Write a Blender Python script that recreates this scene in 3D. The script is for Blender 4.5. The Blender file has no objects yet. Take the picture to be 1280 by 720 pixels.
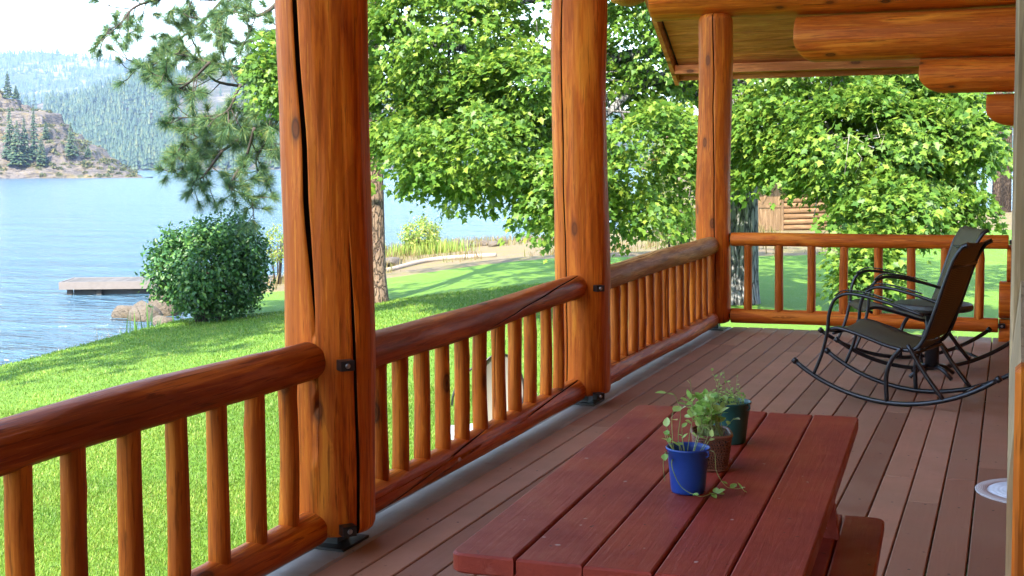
import bpy, math, random
import numpy as np
from mathutils import Vector, Matrix, Quaternion
random.seed(7); RNG = np.random.default_rng(7)
PI = math.pi; rad = math.radians
scene = bpy.context.scene
COL = scene.collection

# ------------------------------------------------------------------ camera
H = 1.55
W0, H0, F0, PY = 1280.0, 720.0, 1600.0, 304.0
YAW = math.atan(625/1603.0); PITCH = rad(3.5); ROLL = -0.005
CAMROT = Matrix.Rotation(YAW, 3, 'Z') @ Matrix.Rotation(PI/2-PITCH, 3, 'X') @ Matrix.Rotation(ROLL, 3, 'Z')
CAMPOS = Vector((0, 0, H))
cd = bpy.data.cameras.new('camera'); cam = bpy.data.objects.new('camera', cd); COL.objects.link(cam)
cam.matrix_world = Matrix.Translation(CAMPOS) @ CAMROT.to_4x4()
cd.lens = F0/W0*36; cd.sensor_width = 36; cd.shift_y = -(H0/2-PY)/W0
cd.clip_start = 0.05; cd.clip_end = 30000
scene.camera = cam
FW = Vector((-math.sin(YAW), math.cos(YAW))); RT = Vector((math.cos(YAW), math.sin(YAW)))

def ray(x, y):
    return CAMROT @ Vector(((x-W0/2)/F0, -(y-PY)/F0, -1.0))
def at(x, y, d):                       # point seen at a photo pixel, d metres deep
    return CAMPOS + ray(x, y)*d
def on_x(x, y, X): r = ray(x, y); return CAMPOS + r*(X/r.x)
def on_y(x, y, Y): r = ray(x, y); return CAMPOS + r*(Y/r.y)
def on_z(x, y, Z): r = ray(x, y); return CAMPOS + r*((Z-H)/r.z)
def rd(r, d):                          # lateral / depth to world xy
    v = RT*r + FW*d; return (v.x, v.y)

# ------------------------------------------------------------------ object helpers
def tag(o, label=None, cat=None, group=None, kind=None):
    if label: o['label'] = label
    if cat: o['category'] = cat
    if group: o['group'] = group
    if kind: o['kind'] = kind
    return o
def thing(name, label, cat, loc=(0, 0, 0), rz=0.0, group=None):
    o = bpy.data.objects.new(name, None); COL.objects.link(o)
    o.empty_display_size = .1
    o.matrix_world = Matrix.Translation(Vector(loc)) @ Matrix.Rotation(rz, 4, 'Z')
    return tag(o, label, cat, group)
def link(name, me, mat, parent=None, mw=None, smooth=True, local=False):
    o = bpy.data.objects.new(name, me); COL.objects.link(o)
    if mat is not None and not me.materials: me.materials.append(mat)
    if smooth and len(me.polygons): me.polygons.foreach_set('use_smooth', np.ones(len(me.polygons), bool))
    if mw is not None: o.matrix_world = mw
    if parent is not None:
        o.parent = parent
        if not local:
            pm = parent.matrix_basis.copy()
            if parent.parent: pm = parent.parent.matrix_basis @ parent.matrix_parent_inverse @ pm
            o.matrix_parent_inverse = pm.inverted()
    return o
def mesh(name, verts, faces):
    me = bpy.data.meshes.new(name); me.from_pydata([tuple(v) for v in verts], [], [tuple(f) for f in faces]); me.update(); return me
def mesh_np(name, V, F):               # V (n,3), F (m,k) same size faces
    me = bpy.data.meshes.new(name); m, k = F.shape
    me.vertices.add(len(V)); me.vertices.foreach_set('co', np.ascontiguousarray(V, dtype=np.float32).ravel())
    me.loops.add(m*k); me.loops.foreach_set('vertex_index', np.ascontiguousarray(F, dtype=np.int32).ravel())
    me.polygons.add(m); me.polygons.foreach_set('loop_start', np.arange(0, m*k, k, dtype=np.int32))
    me.polygons.foreach_set('loop_total', np.full(m, k, dtype=np.int32))
    me.update(calc_edges=True); me.validate(); return me

class MB:                              # gathers simple shapes into one mesh
    def __init__(s): s.v = []; s.f = []
    def add(s, vs, fs):
        b = len(s.v); s.v += [tuple(v) for v in vs]; s.f += [tuple(i+b for i in f) for f in fs]; return s
    def box(s, x0, x1, y0, y1, z0, z1, bev=0.0, M=None):
        # chamfered box: eight corners split in three when bev
        if bev <= 0:
            vs = [Vector((x, y, z)) for z in (z0, z1) for y in (y0, y1) for x in (x0, x1)]
            fs = [(0,2,3,1),(4,5,7,6),(0,1,5,4),(2,6,7,3),(0,4,6,2),(1,3,7,5)]
        else:
            vs = []; idx = {}
            for i, x in enumerate((x0, x1)):
                for j, y in enumerate((y0, y1)):
                    for k, z in enumerate((z0, z1)):
                        sx, sy, sz = (bev if i == 0 else -bev), (bev if j == 0 else -bev), (bev if k == 0 else -bev)
                        for ax, p in enumerate(((x, y+sy, z+sz), (x+sx, y, z+sz), (x+sx, y+sy, z))):
                            idx[i, j, k, ax] = len(vs); vs.append(Vector(p))
            fs = []
            g = lambda i, j, k, a: idx[i, j, k, a]
            for i in (0, 1):
                q = [g(i,0,0,0), g(i,1,0,0), g(i,1,1,0), g(i,0,1,0)]; fs.append(q if i else q[::-1])
                q = [g(0,i,0,1), g(0,i,1,1), g(1,i,1,1), g(1,i,0,1)]; fs.append(q if i else q[::-1])
                q = [g(0,0,i,2), g(1,0,i,2), g(1,1,i,2), g(0,1,i,2)]; fs.append(q if i else q[::-1])
            for a in (0, 1):
                for b in (0, 1):
                    s1 = (a == b)
                    q = [g(a,b,0,0), g(a,b,1,0), g(a,b,1,1), g(a,b,0,1)]; fs.append(q if not s1 else q[::-1])
                    q = [g(a,0,b,0), g(a,1,b,0), g(a,1,b,2), g(a,0,b,2)]; fs.append(q if s1 else q[::-1])
                    q = [g(0,a,b,1), g(1,a,b,1), g(1,a,b,2), g(0,a,b,2)]; fs.append(q if not s1 else q[::-1])
                    for k in (0, 1):
                        q = [g(a,b,k,0), g(a,b,k,1), g(a,b,k,2)]; fs.append(q if (a+b+k) % 2 else q[::-1])
        if M is not None: vs = [M @ v for v in vs]
        return s.add(vs, fs)
    def tube(s, pts, rs, n=8, cap=True):
        pts = [Vector(p) for p in pts]
        if not hasattr(rs, '__len__'): rs = [rs]*len(pts)
        vs = []; fs = []; up = None
        for i, p in enumerate(pts):
            t = (pts[min(i+1, len(pts)-1)] - pts[max(i-1, 0)]).normalized()
            if up is None:
                up = Vector((0, 0, 1)) if abs(t.z) < .9 else Vector((1, 0, 0))
            a = t.cross(up).normalized(); up = a.cross(t).normalized()
            for k in range(n):
                an = 2*PI*k/n; vs.append(p + (a*math.cos(an) + up*math.sin(an))*rs[i])
        for i in range(len(pts)-1):
            for k in range(n):
                k2 = (k+1) % n; fs.append((i*n+k, i*n+k2, (i+1)*n+k2, (i+1)*n+k))
        if cap: fs.append(tuple(range(n))[::-1]); fs.append(tuple((len(pts)-1)*n+k for k in range(n)))
        # orient outward is not essential
        return s.add(vs, fs)
    def lathe(s, prof, n=32, c=(0, 0, 0), close=True):
        vs = []; fs = []
        for r, z in prof:
            for k in range(n):
                a = 2*PI*k/n; vs.append((c[0]+r*math.cos(a), c[1]+r*math.sin(a), c[2]+z))
        for i in range(len(prof)-1):
            for k in range(n):
                k2 = (k+1) % n; fs.append((i*n+k, i*n+k2, (i+1)*n+k2, (i+1)*n+k))
        if close: fs.append(tuple(range(n))[::-1]); fs.append(tuple((len(prof)-1)*n+k for k in range(n)))
        return s.add(vs, fs)
    def build(s, name, mat, parent=None, mw=None, smooth=False, local=False):
        return link(name, mesh(name, s.v, s.f), mat, parent, mw, smooth, local)
def spline(pts, k=8):                  # Catmull-Rom through points
    P = [Vector(p) for p in pts]; P = [P[0]*2-P[1]] + P + [P[-1]*2-P[-2]]; out = []
    for i in range(1, len(P)-2):
        for j in range(k):
            t = j/k; a, b, c, d = P[i-1], P[i], P[i+1], P[i+2]
            out.append(.5*((2*b) + (c-a)*t + (2*a-5*b+4*c-d)*t*t + (3*b-a-3*c+d)*t**3))
    out.append(P[-2]); return out
def smooth01(t): t = np.clip(t, 0, 1); return t*t*(3-2*t)

# ------------------------------------------------------------------ materials
class NT:
    def __init__(s, name):
        s.m = bpy.data.materials.new(name); s.m.use_nodes = True; s.t = s.m.node_tree
        s.b = s.t.nodes['Principled BSDF']; s.out = s.t.nodes['Material Output']
    def n(s, typ, **kw):
        nd = s.t.nodes.new(typ)
        for k, v in kw.items():
            if hasattr(nd, k): setattr(nd, k, v)
        return nd
    def l(s, a, b): s.t.links.new(a, b)
    def val(s, sock, v):
        if isinstance(v, bpy.types.NodeSocket): s.l(v, sock)
        else: sock.default_value = v
    def coords(s, kind='Object', scale=(1, 1, 1), rnd=0.0):
        c = s.n('ShaderNodeTexCoord'); mp = s.n('ShaderNodeMapping'); s.l(c.outputs[kind], mp.inputs[0]); mp.inputs['Scale'].default_value = scale
        if rnd:
            oi = s.n('ShaderNodeObjectInfo'); mu = s.n('ShaderNodeMath', operation='MULTIPLY'); s.l(oi.outputs['Random'], mu.inputs[0]); mu.inputs[1].default_value = rnd
            s.l(mu.outputs[0], mp.inputs['Location'])
        return mp.outputs[0]
    def noise(s, vec, scale=5, detail=4, rough=.55, dist=0.0):
        nd = s.n('ShaderNodeTexNoise'); s.l(vec, nd.inputs['Vector']); nd.inputs['Scale'].default_value = scale
        nd.inputs['Detail'].default_value = detail; nd.inputs['Roughness'].default_value = rough; nd.inputs['Distortion'].default_value = dist
        return nd.outputs['Fac']
    def ramp(s, fac, stops):
        nd = s.n('ShaderNodeValToRGB'); s.l(fac, nd.inputs[0]); e = nd.color_ramp.elements
        while len(e) < len(stops): e.new(.5)
        for i, (p, c) in enumerate(stops): e[i].position = p; e[i].color = (c, c, c, 1) if not hasattr(c, '__len__') else (*c, 1)
        return nd.outputs[0]
    def mix(s, fac, a, b, mode='MIX'):
        nd = s.n('ShaderNodeMix', data_type='RGBA', blend_type=mode); s.val(nd.inputs[0], fac)
        for sock, v in ((nd.inputs[6], a), (nd.inputs[7], b)):
            if isinstance(v, bpy.types.NodeSocket): s.l(v, sock)
            else: sock.default_value = (*v, 1)
        return nd.outputs[2]
    def math(s, op, a, b=0.0, clamp=False):
        nd = s.n('ShaderNodeMath', operation=op); nd.use_clamp = clamp; s.val(nd.inputs[0], a); s.val(nd.inputs[1], b); return nd.outputs[0]
    def bump(s, h, strength=.3, dist=.01, prev=None):
        nd = s.n('ShaderNodeBump'); s.l(h, nd.inputs['Height']); nd.inputs['Strength'].default_value = strength; nd.inputs['Distance'].default_value = dist
        if prev is not None: s.l(prev, nd.inputs['Normal'])
        return nd.outputs[0]
    def island(s): return s.n('ShaderNodeNewGeometry').outputs['Random Per Island']
    def fin(s, color=None, rough=None, normal=None, spec=None, metal=None, sheen=None, coat=None):
        b = s.b
        if color is not None: s.val(b.inputs['Base Color'], color if isinstance(color, bpy.types.NodeSocket) else (*color, 1))
        if rough is not None: s.val(b.inputs['Roughness'], rough)
        if normal is not None: s.l(normal, b.inputs['Normal'])
        if spec is not None: b.inputs['Specular IOR Level'].default_value = spec
        if metal is not None: b.inputs['Metallic'].default_value = metal
        if coat is not None: b.inputs['Coat Weight'].default_value = coat; b.inputs['Coat Roughness'].default_value = .2
        return s.m

def m_log(name, light, mid, dark, rough=.44, knots=True, axis='Z'):
    t = NT(name)
    sc = {'Z': (1, 1, .085), 'X': (.085, 1, 1), 'Y': (1, .085, 1)}[axis]
    kc = {'Z': (1, 1, .45), 'X': (.45, 1, 1), 'Y': (1, .45, 1)}[axis]
    v = t.coords('Object', sc, 37.0); vk = t.coords('Object', kc, 11.0); vb = t.coords('Object', {'Z': (1,1,.3),'X':(.3,1,1),'Y':(1,.3,1)}[axis], 23.0)
    fine = t.noise(v, 55, 5, .6, .6); med = t.noise(v, 14, 4, .6, 1.2); broad = t.noise(vb, 3.2, 3, .5)
    f = t.math('ADD', t.math('MULTIPLY', fine, .35), t.math('MULTIPLY', med, .65))
    c = t.ramp(f, [(.36, dark), (.49, mid), (.64, light)])
    c = t.mix(t.ramp(broad, [(.38, 0.), (.66, .65)]), c, tuple(x*.62 for x in mid))
    band = t.noise(t.coords('Object', {'Z': (1,1,.10),'X':(.10,1,1),'Y':(1,.10,1)}[axis], 51.0), 11, 2, .4, .5)
    c = t.mix(t.ramp(band, [(.50, 0.), (.54, .55)]), c, tuple(x*.66 for x in mid)); c = t.mix(t.ramp(band, [(.34, .6), (.40, 0.)]), c, tuple(min(.8, x*1.12) for x in light))
    # dark weather streaks
    st = t.noise(v, 40, 3, .7, .3)
    c = t.mix(t.ramp(st, [(.62, 0.), (.665, .7)]), c, tuple(x*.30 for x in mid))
    fl = t.noise(t.coords('Object', {'Z': (1,1,.035),'X':(.035,1,1),'Y':(1,.035,1)}[axis], 13.0), 75, 4, .65, .25)
    c = t.mix(t.ramp(fl, [(.57, 0.), (.615, .62)]), c, tuple(x*.32 for x in mid)); c = t.mix(t.ramp(fl, [(.36, .5), (.405, 0.)]), c, tuple(min(.85, x*1.15) for x in light))
    wr = t.noise(t.coords('Object', (1, 1, .6), 5.0), 5.5, 5, .7, .4); c = t.mix(t.ramp(wr, [(.62, 0.), (.70, .28)]), c, tuple(x*.5 for x in dark))
    if knots:
        vo = t.n('ShaderNodeTexVoronoi'); t.l(vk, vo.inputs['Vector']); vo.inputs['Scale'].default_value = 6.0
        k = t.ramp(vo.outputs['Distance'], [(.0, 1.), (.07, .75), (.11, .95), (.15, .35), (.24, .0)])
        pick = t.math('GREATER_THAN', t.n('ShaderNodeSeparateColor').outputs[0], 0.0)
        sep = t.n('ShaderNodeSeparateColor'); t.l(vo.outputs['Color'], sep.inputs[0])
        k = t.math('MULTIPLY', k, t.math('GREATER_THAN', sep.outputs[0], .6))
        c = t.mix(k, c, (.05, .016, .006))
    hw = t.n('ShaderNodeTexVoronoi'); t.l(t.coords('Object', {'Z': (1,1,.16),'X':(.16,1,1),'Y':(1,.16,1)}[axis], 71.0), hw.inputs['Vector']); hw.inputs['Scale'].default_value = 15
    sh = t.n('ShaderNodeSeparateColor'); t.l(hw.outputs['Color'], sh.inputs[0]); c = t.mix(t.math('MULTIPLY', sh.outputs[1], .38), c, tuple(x*.55 for x in mid))
    nb = t.bump(hw.outputs['Distance'], .55, .012); nb = t.bump(f, .5, .006, nb); nb = t.bump(fl, .5, .004, nb)
    return t.fin(c, t.ramp(med, [(.3, rough+.14), (.7, rough)]), nb, .16)

WOOD = m_log('stained_log', (.80, .245, .026), (.63, .132, .013), (.27, .038, .005))
WOOD2 = m_log('stained_log_pale', (.70, .29, .06), (.56, .18, .03), (.32, .08, .012))
RAILW = m_log('stained_rail', (.54, .145, .020), (.39, .076, .011), (.16, .026, .005), .42)
BALW = m_log('stained_baluster', (.72, .225, .028), (.54, .122, .013), (.26, .044, .006), .45)
BEAMW = m_log('beam_log', (.80, .24, .026), (.63, .132, .013), (.32, .046, .006), .42)

def m_plain(name, col, rough=.5, metal=0.0, var=.2, scale=20, bump=.1, spec=.5):
    t = NT(name); v = t.coords('Object'); nz = t.noise(v, scale, 4, .6)
    c = t.mix(nz, tuple(x*(1-var) for x in col), tuple(min(1, x*(1+var)) for x in col))
    return t.fin(c, rough, t.bump(nz, bump, .004), spec, metal)
IRON = m_plain('black_steel', (.012, .012, .013), .38, .0, .3, 60, .1)
CHAIRM = m_plain('chair_frame_paint', (.010, .010, .012), .28, .0, .3, 80, .06)

def m_sling():
    t = NT('woven_sling'); v = t.coords('Object', (1, 1, 1))
    w1 = t.n('ShaderNodeTexWave', wave_type='BANDS', bands_direction='Y'); t.l(v, w1.inputs[0]); w1.inputs['Scale'].default_value = 70; w1.inputs['Distortion'].default_value = .6
    w2 = t.n('ShaderNodeTexWave', wave_type='BANDS', bands_direction='X'); t.l(v, w2.inputs[0]); w2.inputs['Scale'].default_value = 70; w2.inputs['Distortion'].default_value = .6
    f = t.math('MULTIPLY', w1.outputs['Fac'], w2.outputs['Fac'])
    nz = t.noise(v, 9, 3)
    c = t.mix(f, (.040, .032, .010), (.19, .15, .06)); c = t.mix(t.ramp(nz, [(.35, 0.), (.7, .6)]), c, (.060, .048, .022))
    return t.fin(c, .62, t.bump(f, .3, .002), .35)
SLING = m_sling()

def m_deck(name, cols, rough, screws=False):
    t = NT(name); isl = t.island(); g = t.coords('Object', (1, .05, 1)); gi = t.n('ShaderNodeVectorMath', operation='ADD')
    cmb = t.n('ShaderNodeCombineXYZ'); t.l(t.math('MULTIPLY', isl, 91.0), cmb.inputs[1]); t.l(g, gi.inputs[0]); t.l(cmb.outputs[0], gi.inputs[1])
    v = gi.outputs[0]
    grain = t.noise(v, 60, 5, .6, .8); o = t.coords('Object'); blot = t.noise(o, 2.2, 4, .6); spot = t.noise(o, 28, 2, .5)
    c = t.mix(grain, cols[0], cols[1]); c = t.mix(t.ramp(isl, [(0, 0.), (1, .85)]), c, cols[2]); c = t.mix(t.ramp(t.math('FRACT', t.math('MULTIPLY', isl, 7.3)), [(.35, 0.), (1, .6)]), c, tuple(x*.55 for x in cols[0]))
    c = t.mix(t.ramp(blot, [(.40, 0.), (.65, .55)]), c, cols[3])
    c = t.mix(t.ramp(spot, [(.70, 0.), (.78, .7)]), c, tuple(x*.35 for x in cols[0]))
    if screws:
        sx = t.n('ShaderNodeSeparateXYZ'); t.l(o, sx.inputs[0])
        ux = t.math('MULTIPLY', t.math('SUBTRACT', t.math('ABSOLUTE', t.math('SUBTRACT', t.math('FRACT', t.math('DIVIDE', t.math('ADD', sx.outputs[0], 12.4445), .1445)), .5)), .28), .1445)
        uy = t.math('SUBTRACT', t.math('FRACT', t.math('ADD', sx.outputs[1], 20.48)), .5)
        dd = t.math('SQRT', t.math('ADD', t.math('MULTIPLY', ux, ux), t.math('MULTIPLY', uy, uy)))
        c = t.mix(t.math('LESS_THAN', dd, .0058), c, (.03, .022, .018))
    nb = t.bump(grain, .25, .003); nb = t.bump(spot, .1, .003, nb)
    return t.fin(c, t.ramp(blot, [(.3, rough-.1), (.7, rough+.12)]), nb, .25)
DECKM = m_deck('deck_board', [(.25, .100, .058), (.41, .190, .115), (.42, .215, .135), (.29, .165, .098)], .6, True)
DECKG = m_deck('grey_deck_board', [(.30, .27, .24), (.44, .41, .37), (.40, .38, .35), (.24, .21, .18)], .6)

def m_redpaint():
    t = NT('red_table_paint'); v = t.coords('Object', (1, .06, 1)); o = t.coords('Object')
    gr = t.noise(v, 60, 5, .65, .6); bl = t.noise(o, 4.5, 4, .6); sp = t.noise(o, 45, 2, .5)
    c = t.mix(gr, (.23, .029, .018), (.32, .045, .027)); c = t.mix(t.ramp(bl, [(.42, 0.), (.68, .45)]), c, (.13, .020, .014))
    c = t.mix(t.ramp(sp, [(.71, 0.), (.76, .8)]), c, (.045, .012, .010))
    v2 = t.noise(t.coords('Object', (1, 1, 1), 3.0), 38, 1, .4); c = t.mix(t.ramp(v2, [(.775, 0.), (.80, .8)]), c, (.45, .36, .32))
    w3 = t.noise(t.coords('Object', (1, .25, 1), 9.0), 16, 6, .75, .6); c = t.mix(t.ramp(w3, [(.60, 0.), (.70, .55)]), c, (.34, .085, .062)); c = t.mix(t.ramp(w3, [(.28, .6), (.36, 0.)]), c, (.085, .016, .012))
    nb = t.bump(gr, .4, .004); nb = t.bump(bl, .25, .008, nb)
    return t.fin(c, t.ramp(bl, [(.3, .36), (.7, .58)]), nb, .17)
REDP = m_redpaint()

def m_leaf(name, stops, trans=.5, rough=.45):
    t = NT(name); c = t.ramp(t.island(), stops)
    t.fin(c, rough, None, .35)
    tr = t.n('ShaderNodeBsdfTranslucent'); mx = t.n('ShaderNodeMixShader'); mx.inputs[0].default_value = trans
    hc = t.n('ShaderNodeHueSaturation'); hc.inputs['Value'].default_value = 1.25; hc.inputs['Hue'].default_value = .485; t.l(c, hc.inputs['Color']); t.l(hc.outputs[0], tr.inputs[0])
    t.l(t.b.outputs[0], mx.inputs[1]); t.l(tr.outputs[0], mx.inputs[2]); t.l(mx.outputs[0], t.out.inputs[0]); return t.m
MAPLE = m_leaf('maple_leaf', [(0, (.058, .145, .026)), (.45, (.108, .222, .032)), (.85, (.185, .295, .042)), (1, (.27, .35, .055))])
BUSHL = m_leaf('bush_leaf', [(0, (.022, .080, .022)), (.6, (.045, .130, .033)), (1, (.11, .22, .045))], .3, .4)
NEEDLE = m_leaf('pine_needle', [(0, (.042, .105, .052)), (.6, (.080, .165, .066)), (.88, (.15, .235, .06)), (1, (.28, .27, .08))], .2, .5)
REED = m_leaf('reed_blade', [(0, (.12, .22, .03)), (.6, (.22, .30, .05)), (1, (.38, .34, .10))], .4, .5)
DRYG = m_leaf('dry_grass', [(0, (.125, .09, .032)), (.6, (.20, .145, .055)), (1, (.11, .13, .03))], .3, .7)
SPROUT = m_leaf('sprout_leaf', [(0, (.22, .42, .09)), (.6, (.36, .58, .15)), (1, (.50, .64, .24))], .4, .4)
CONIF = m_leaf('conifer_needles', [(0, (.018, .042, .022)), (.7, (.034, .066, .030)), (1, (.070, .09, .03))], .1, .6)

def m_bark(name, a, b, sc=9, d=.03, zs=.18):
    t = NT(name); v = t.coords('Object', (1, 1, zs)); wn = t.n('ShaderNodeTexNoise'); t.l(v, wn.inputs['Vector']); wn.inputs['Scale'].default_value = sc*.8; wn.inputs['Detail'].default_value = 4
    wm = t.n('ShaderNodeVectorMath', operation='MULTIPLY_ADD'); t.l(wn.outputs['Color'], wm.inputs[0]); wm.inputs[1].default_value = (2.2/sc,)*3; t.l(v, wm.inputs[2])
    vo = t.n('ShaderNodeTexVoronoi', feature='DISTANCE_TO_EDGE'); t.l(wm.outputs[0], vo.inputs['Vector']); vo.inputs['Scale'].default_value = sc
    nz = t.noise(v, sc*3, 4, .6, .5); f = t.ramp(vo.outputs['Distance'], [(0, 0.), (.16, 1.)])
    c = t.mix(nz, tuple(x*.65 for x in b), b); c = t.mix(f, a, c)
    return t.fin(c, .9, t.bump(t.math('ADD', f, nz), .8, d), .2)
MBARK = m_bark('maple_bark', (.022, .022, .022), (.27, .265, .26), 13, .04, .16)
PBARK = m_bark('pine_bark', (.05, .035, .028), (.24, .165, .12), 11, .03, .35)
TWIG = m_plain('twig_bark', (.045, .032, .026), .85, 0, .4, 30)
DEAD = m_plain('pale_dead_twig', (.35, .32, .27), .85, 0, .3, 30)

def m_rock(name, a, b, c3, sc=1.0, cracks=False):
    t = NT(name); v = t.coords('Object'); n1 = t.noise(v, .25*sc, 6, .6, .4); n2 = t.noise(v, 2.0*sc, 6, .65)
    w = t.coords('Object', (1, 1, 3)); n3 = t.noise(w, .6*sc, 5, .7, .5)
    c = t.mix(n2, a, b); c = t.mix(t.ramp(n1, [(.48, 0.), (.62, .9)]), c, c3); c = t.mix(t.ramp(n3, [(.33, .75), (.45, 0.)]), c, tuple(x*.35 for x in a))
    if cracks:  # crevice shade and uneven lighting painted on as dark and pale streaks
        q = t.n('ShaderNodeMapping'); t.l(t.coords('Object', (1, 1, 1)), q.inputs[0]); q.inputs['Rotation'].default_value = (.25, -.35, 0); q.inputs['Scale'].default_value = (.06, .06, .34)
        k1 = t.noise(q.outputs[0], 1.0, 6, .7, 1.2); k2 = t.noise(q.outputs[0], 2.7, 5, .7, .8); k3 = t.noise(t.coords('Object', (.16, .16, .16)), 1.0, 5, .7)
        c = t.mix(t.ramp(k1, [(.46, 0.), (.49, .85), (.51, .85), (.54, 0.)]), c, (.03, .027, .028)); c = t.mix(t.ramp(k2, [(.60, 0.), (.68, .7)]), c, (.045, .040, .040))
        c = t.mix(t.ramp(k2, [(.30, .7), (.40, 0.)]), c, (.26, .225, .20)); c = t.mix(t.ramp(k3, [(.58, 0.), (.66, .9)]), c, (.05, .055, .026))
    return t.fin(c, .9, t.bump(n2, .9, .6/sc), .2)

# ------------------------------------------------------------------ terrain: shoreline and height
ZW = -2.2
SH = [(-4000, -3000), (-300, -300), (-40, -25), (-16, 5), (-10.6, 15), (-8.6, 20.5), (-7.9, 24), (-7.3, 26.5), (-7.0, 30), (-7.1, 36), (-7.3, 43), (-6.6, 53), (-4.8, 58), (0, 62), (5, 65), (12, 71), (37, 95), (150, 190), (500, 480), (4000, 2500)]
SHP = np.array([rd(*p) for p in SH])
POLY = np.vstack([SHP, np.array([rd(4000, -3000)])])
def shore_dist(X, Y):
    X = np.asarray(X, float); Y = np.asarray(Y, float); best = np.full(X.shape, 1e9)
    for a, b in zip(SHP[:-1], SHP[1:]):
        d = b-a; t = np.clip(((X-a[0])*d[0]+(Y-a[1])*d[1])/(d@d), 0, 1)
        best = np.minimum(best, np.hypot(X-a[0]-t*d[0], Y-a[1]-t*d[1]))
    ins = np.zeros(X.shape, bool); n = len(POLY)
    for i in range(n):
        x0, y0 = POLY[i]; x1, y1 = POLY[(i+1) % n]
        if y0 == y1: continue
        cr = ((y0 > Y) != (y1 > Y)) & (X < (x1-x0)*(Y-y0)/(y1-y0)+x0); ins ^= cr
    return np.where(ins, best, -best)
def beachness(X, Y):                   # 1 on the sandy bay beyond the pine
    r = X*RT.x+Y*RT.y; d = X*FW.x+Y*FW.y
    return smooth01((d-33)/6.0)
def ground_z(X, Y):
    X = np.asarray(X, float); Y = np.asarray(Y, float)
    s = shore_dist(X, Y); b = beachness(X, Y); bank = .62*(1-b)+.16*b
    land = ZW + bank*smooth01(s/.7) + (1.35-bank)*smooth01(np.clip(s, 0, None)/(9+8*b))**.9
    und = .05*np.sin(X*.45+1)*np.cos(Y*.38)*np.clip((s-1)/4, 0, 1)
    far = np.clip((np.hypot(X, Y)-90)/900, 0, 1)*6
    return np.where(s > 0, land+und+far*(s > 0), ZW - np.clip(-s*.35, 0, 6))
def on_ground(x, y):
    r = ray(x, y); t = 5.0; p = None
    while t < 200:
        p = CAMPOS + r*t
        if p.z <= float(ground_z(p.x, p.y)): break
        t += .05
    return Vector((p.x, p.y, float(ground_z(p.x, p.y)))), t

def make_ground():
    n = 460; t = np.linspace(-1, 1, n); k = 8.2
    ax = np.sinh(t*k)/math.sinh(k)*6000
    Xg, Yg = np.meshgrid(ax + rd(-3, 20)[0], ax + rd(-3, 20)[1]); Z = ground_z(Xg, Yg)
    V = np.stack([Xg, Yg, Z], -1).reshape(-1, 3); i = np.arange(n*n).reshape(n, n)
    Fq = np.stack([i[:-1, :-1], i[:-1, 1:], i[1:, 1:], i[1:, :-1]], -1).reshape(-1, 4)
    me = mesh_np('ground', V, Fq)
    r = Xg*RT.x+Yg*RT.y; d = Xg*FW.x+Yg*FW.y
    # sand: the beach strip beyond a line across the view, and the drive at the right
    line = 31.5 + 0.20*(r+3.6)
    sand = smooth01((d-line)/.5)*(d < 78)*(r < 9) + smooth01((d-line-8.5)/1.5)*(r >= 9)
    sand = np.clip(sand, 0, 1)
    at_ = me.attributes.new('sand', 'FLOAT', 'POINT'); at_.data.foreach_set('value', sand.ravel().astype(np.float32))
    m = NT('lawn'); a = m.n('ShaderNodeAttribute'); a.attribute_name = 'sand'
    o = m.coords('Object'); n1 = m.noise(o, 1.1, 5, .6); n2 = m.noise(o, 22, 3, .7); n3 = m.noise(o, 75, 2, .6); ns = m.noise(o, 6, 6, .65)
    c = m.mix(n1, (.066, .155, .015), (.110, .212, .022)); c = m.mix(m.ramp(n2, [(.38, 0.), (.66, .7)]), c, (.142, .238, .034))
    c = m.mix(m.ramp(n3, [(.34, .55), (.5, 0.)]), c, (.045, .12, .015))
    c = m.mix(m.ramp(m.noise(o, .7, 3, .6), [(.60, 0.), (.75, .4)]), c, (.18, .24, .05))
    s = m.mix(ns, (.125, .090, .052), (.20, .155, .095)); s = m.mix(m.ramp(m.noise(o, 1.3, 4, .6), [(.45, 0.), (.6, .8)]), s, (.16, .14, .05))
    edge = m.math('ADD', a.outputs['Fac'], m.math('MULTIPLY', m.math('SUBTRACT', ns, .5), .7))
    c = m.mix(m.ramp(edge, [(.45, 0.), (.58, 1.)]), c, s)
    m.fin(c, .85, m.bump(n3, .6, .03, m.bump(n2, .5, .05)), .15)
    o = link('ground', me, m.m); tag(o, kind='structure'); return o
make_ground()

# lake
def make_lake():
    m = NT('lake_water'); o = m.coords('Object', (1, 1, 1)); rot = m.n('ShaderNodeMapping'); m.l(o, rot.inputs[0]); rot.inputs['Rotation'].default_value = (0, 0, rad(-25)); rot.inputs['Scale'].default_value = (.55, 1.5, 1)
    a = m.noise(rot.outputs[0], .9, 3, .55, .3); b = m.noise(rot.outputs[0], 3.6, 3, .6, .2); c = m.noise(rot.outputs[0], .12, 3, .5)
    g3 = m.n('ShaderNodeMapping'); m.l(o, g3.inputs[0]); g3.inputs['Rotation'].default_value = (0, 0, rad(-22)); g3.inputs['Scale'].default_value = (.10, .42, 1); e = m.noise(g3.outputs[0], 1.0, 5, .6, .4)
    h = m.math('ADD', m.math('ADD', m.math('MULTIPLY', a, 1.0), m.math('MULTIPLY', e, 3.0)), m.math('MULTIPLY', b, .35))
    col = m.mix(m.ramp(e, [(.40, 0.), (.60, 1.)]), (.026, .068, .110), (.05, .105, .15)); col = m.mix(c, col, (.055, .11, .155))
    m.fin(col, .14, m.bump(h, 1.0, 1.0), .32); m.b.inputs['IOR'].default_value = 1.33
    mb = MB(); mb.add([(-9000, -9000, ZW), (9000, -9000, ZW), (9000, 9000, ZW), (-9000, 9000, ZW)], [(0, 1, 2, 3)])
    tag(mb.build('lake', m.m), kind='structure')
make_lake()

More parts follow.
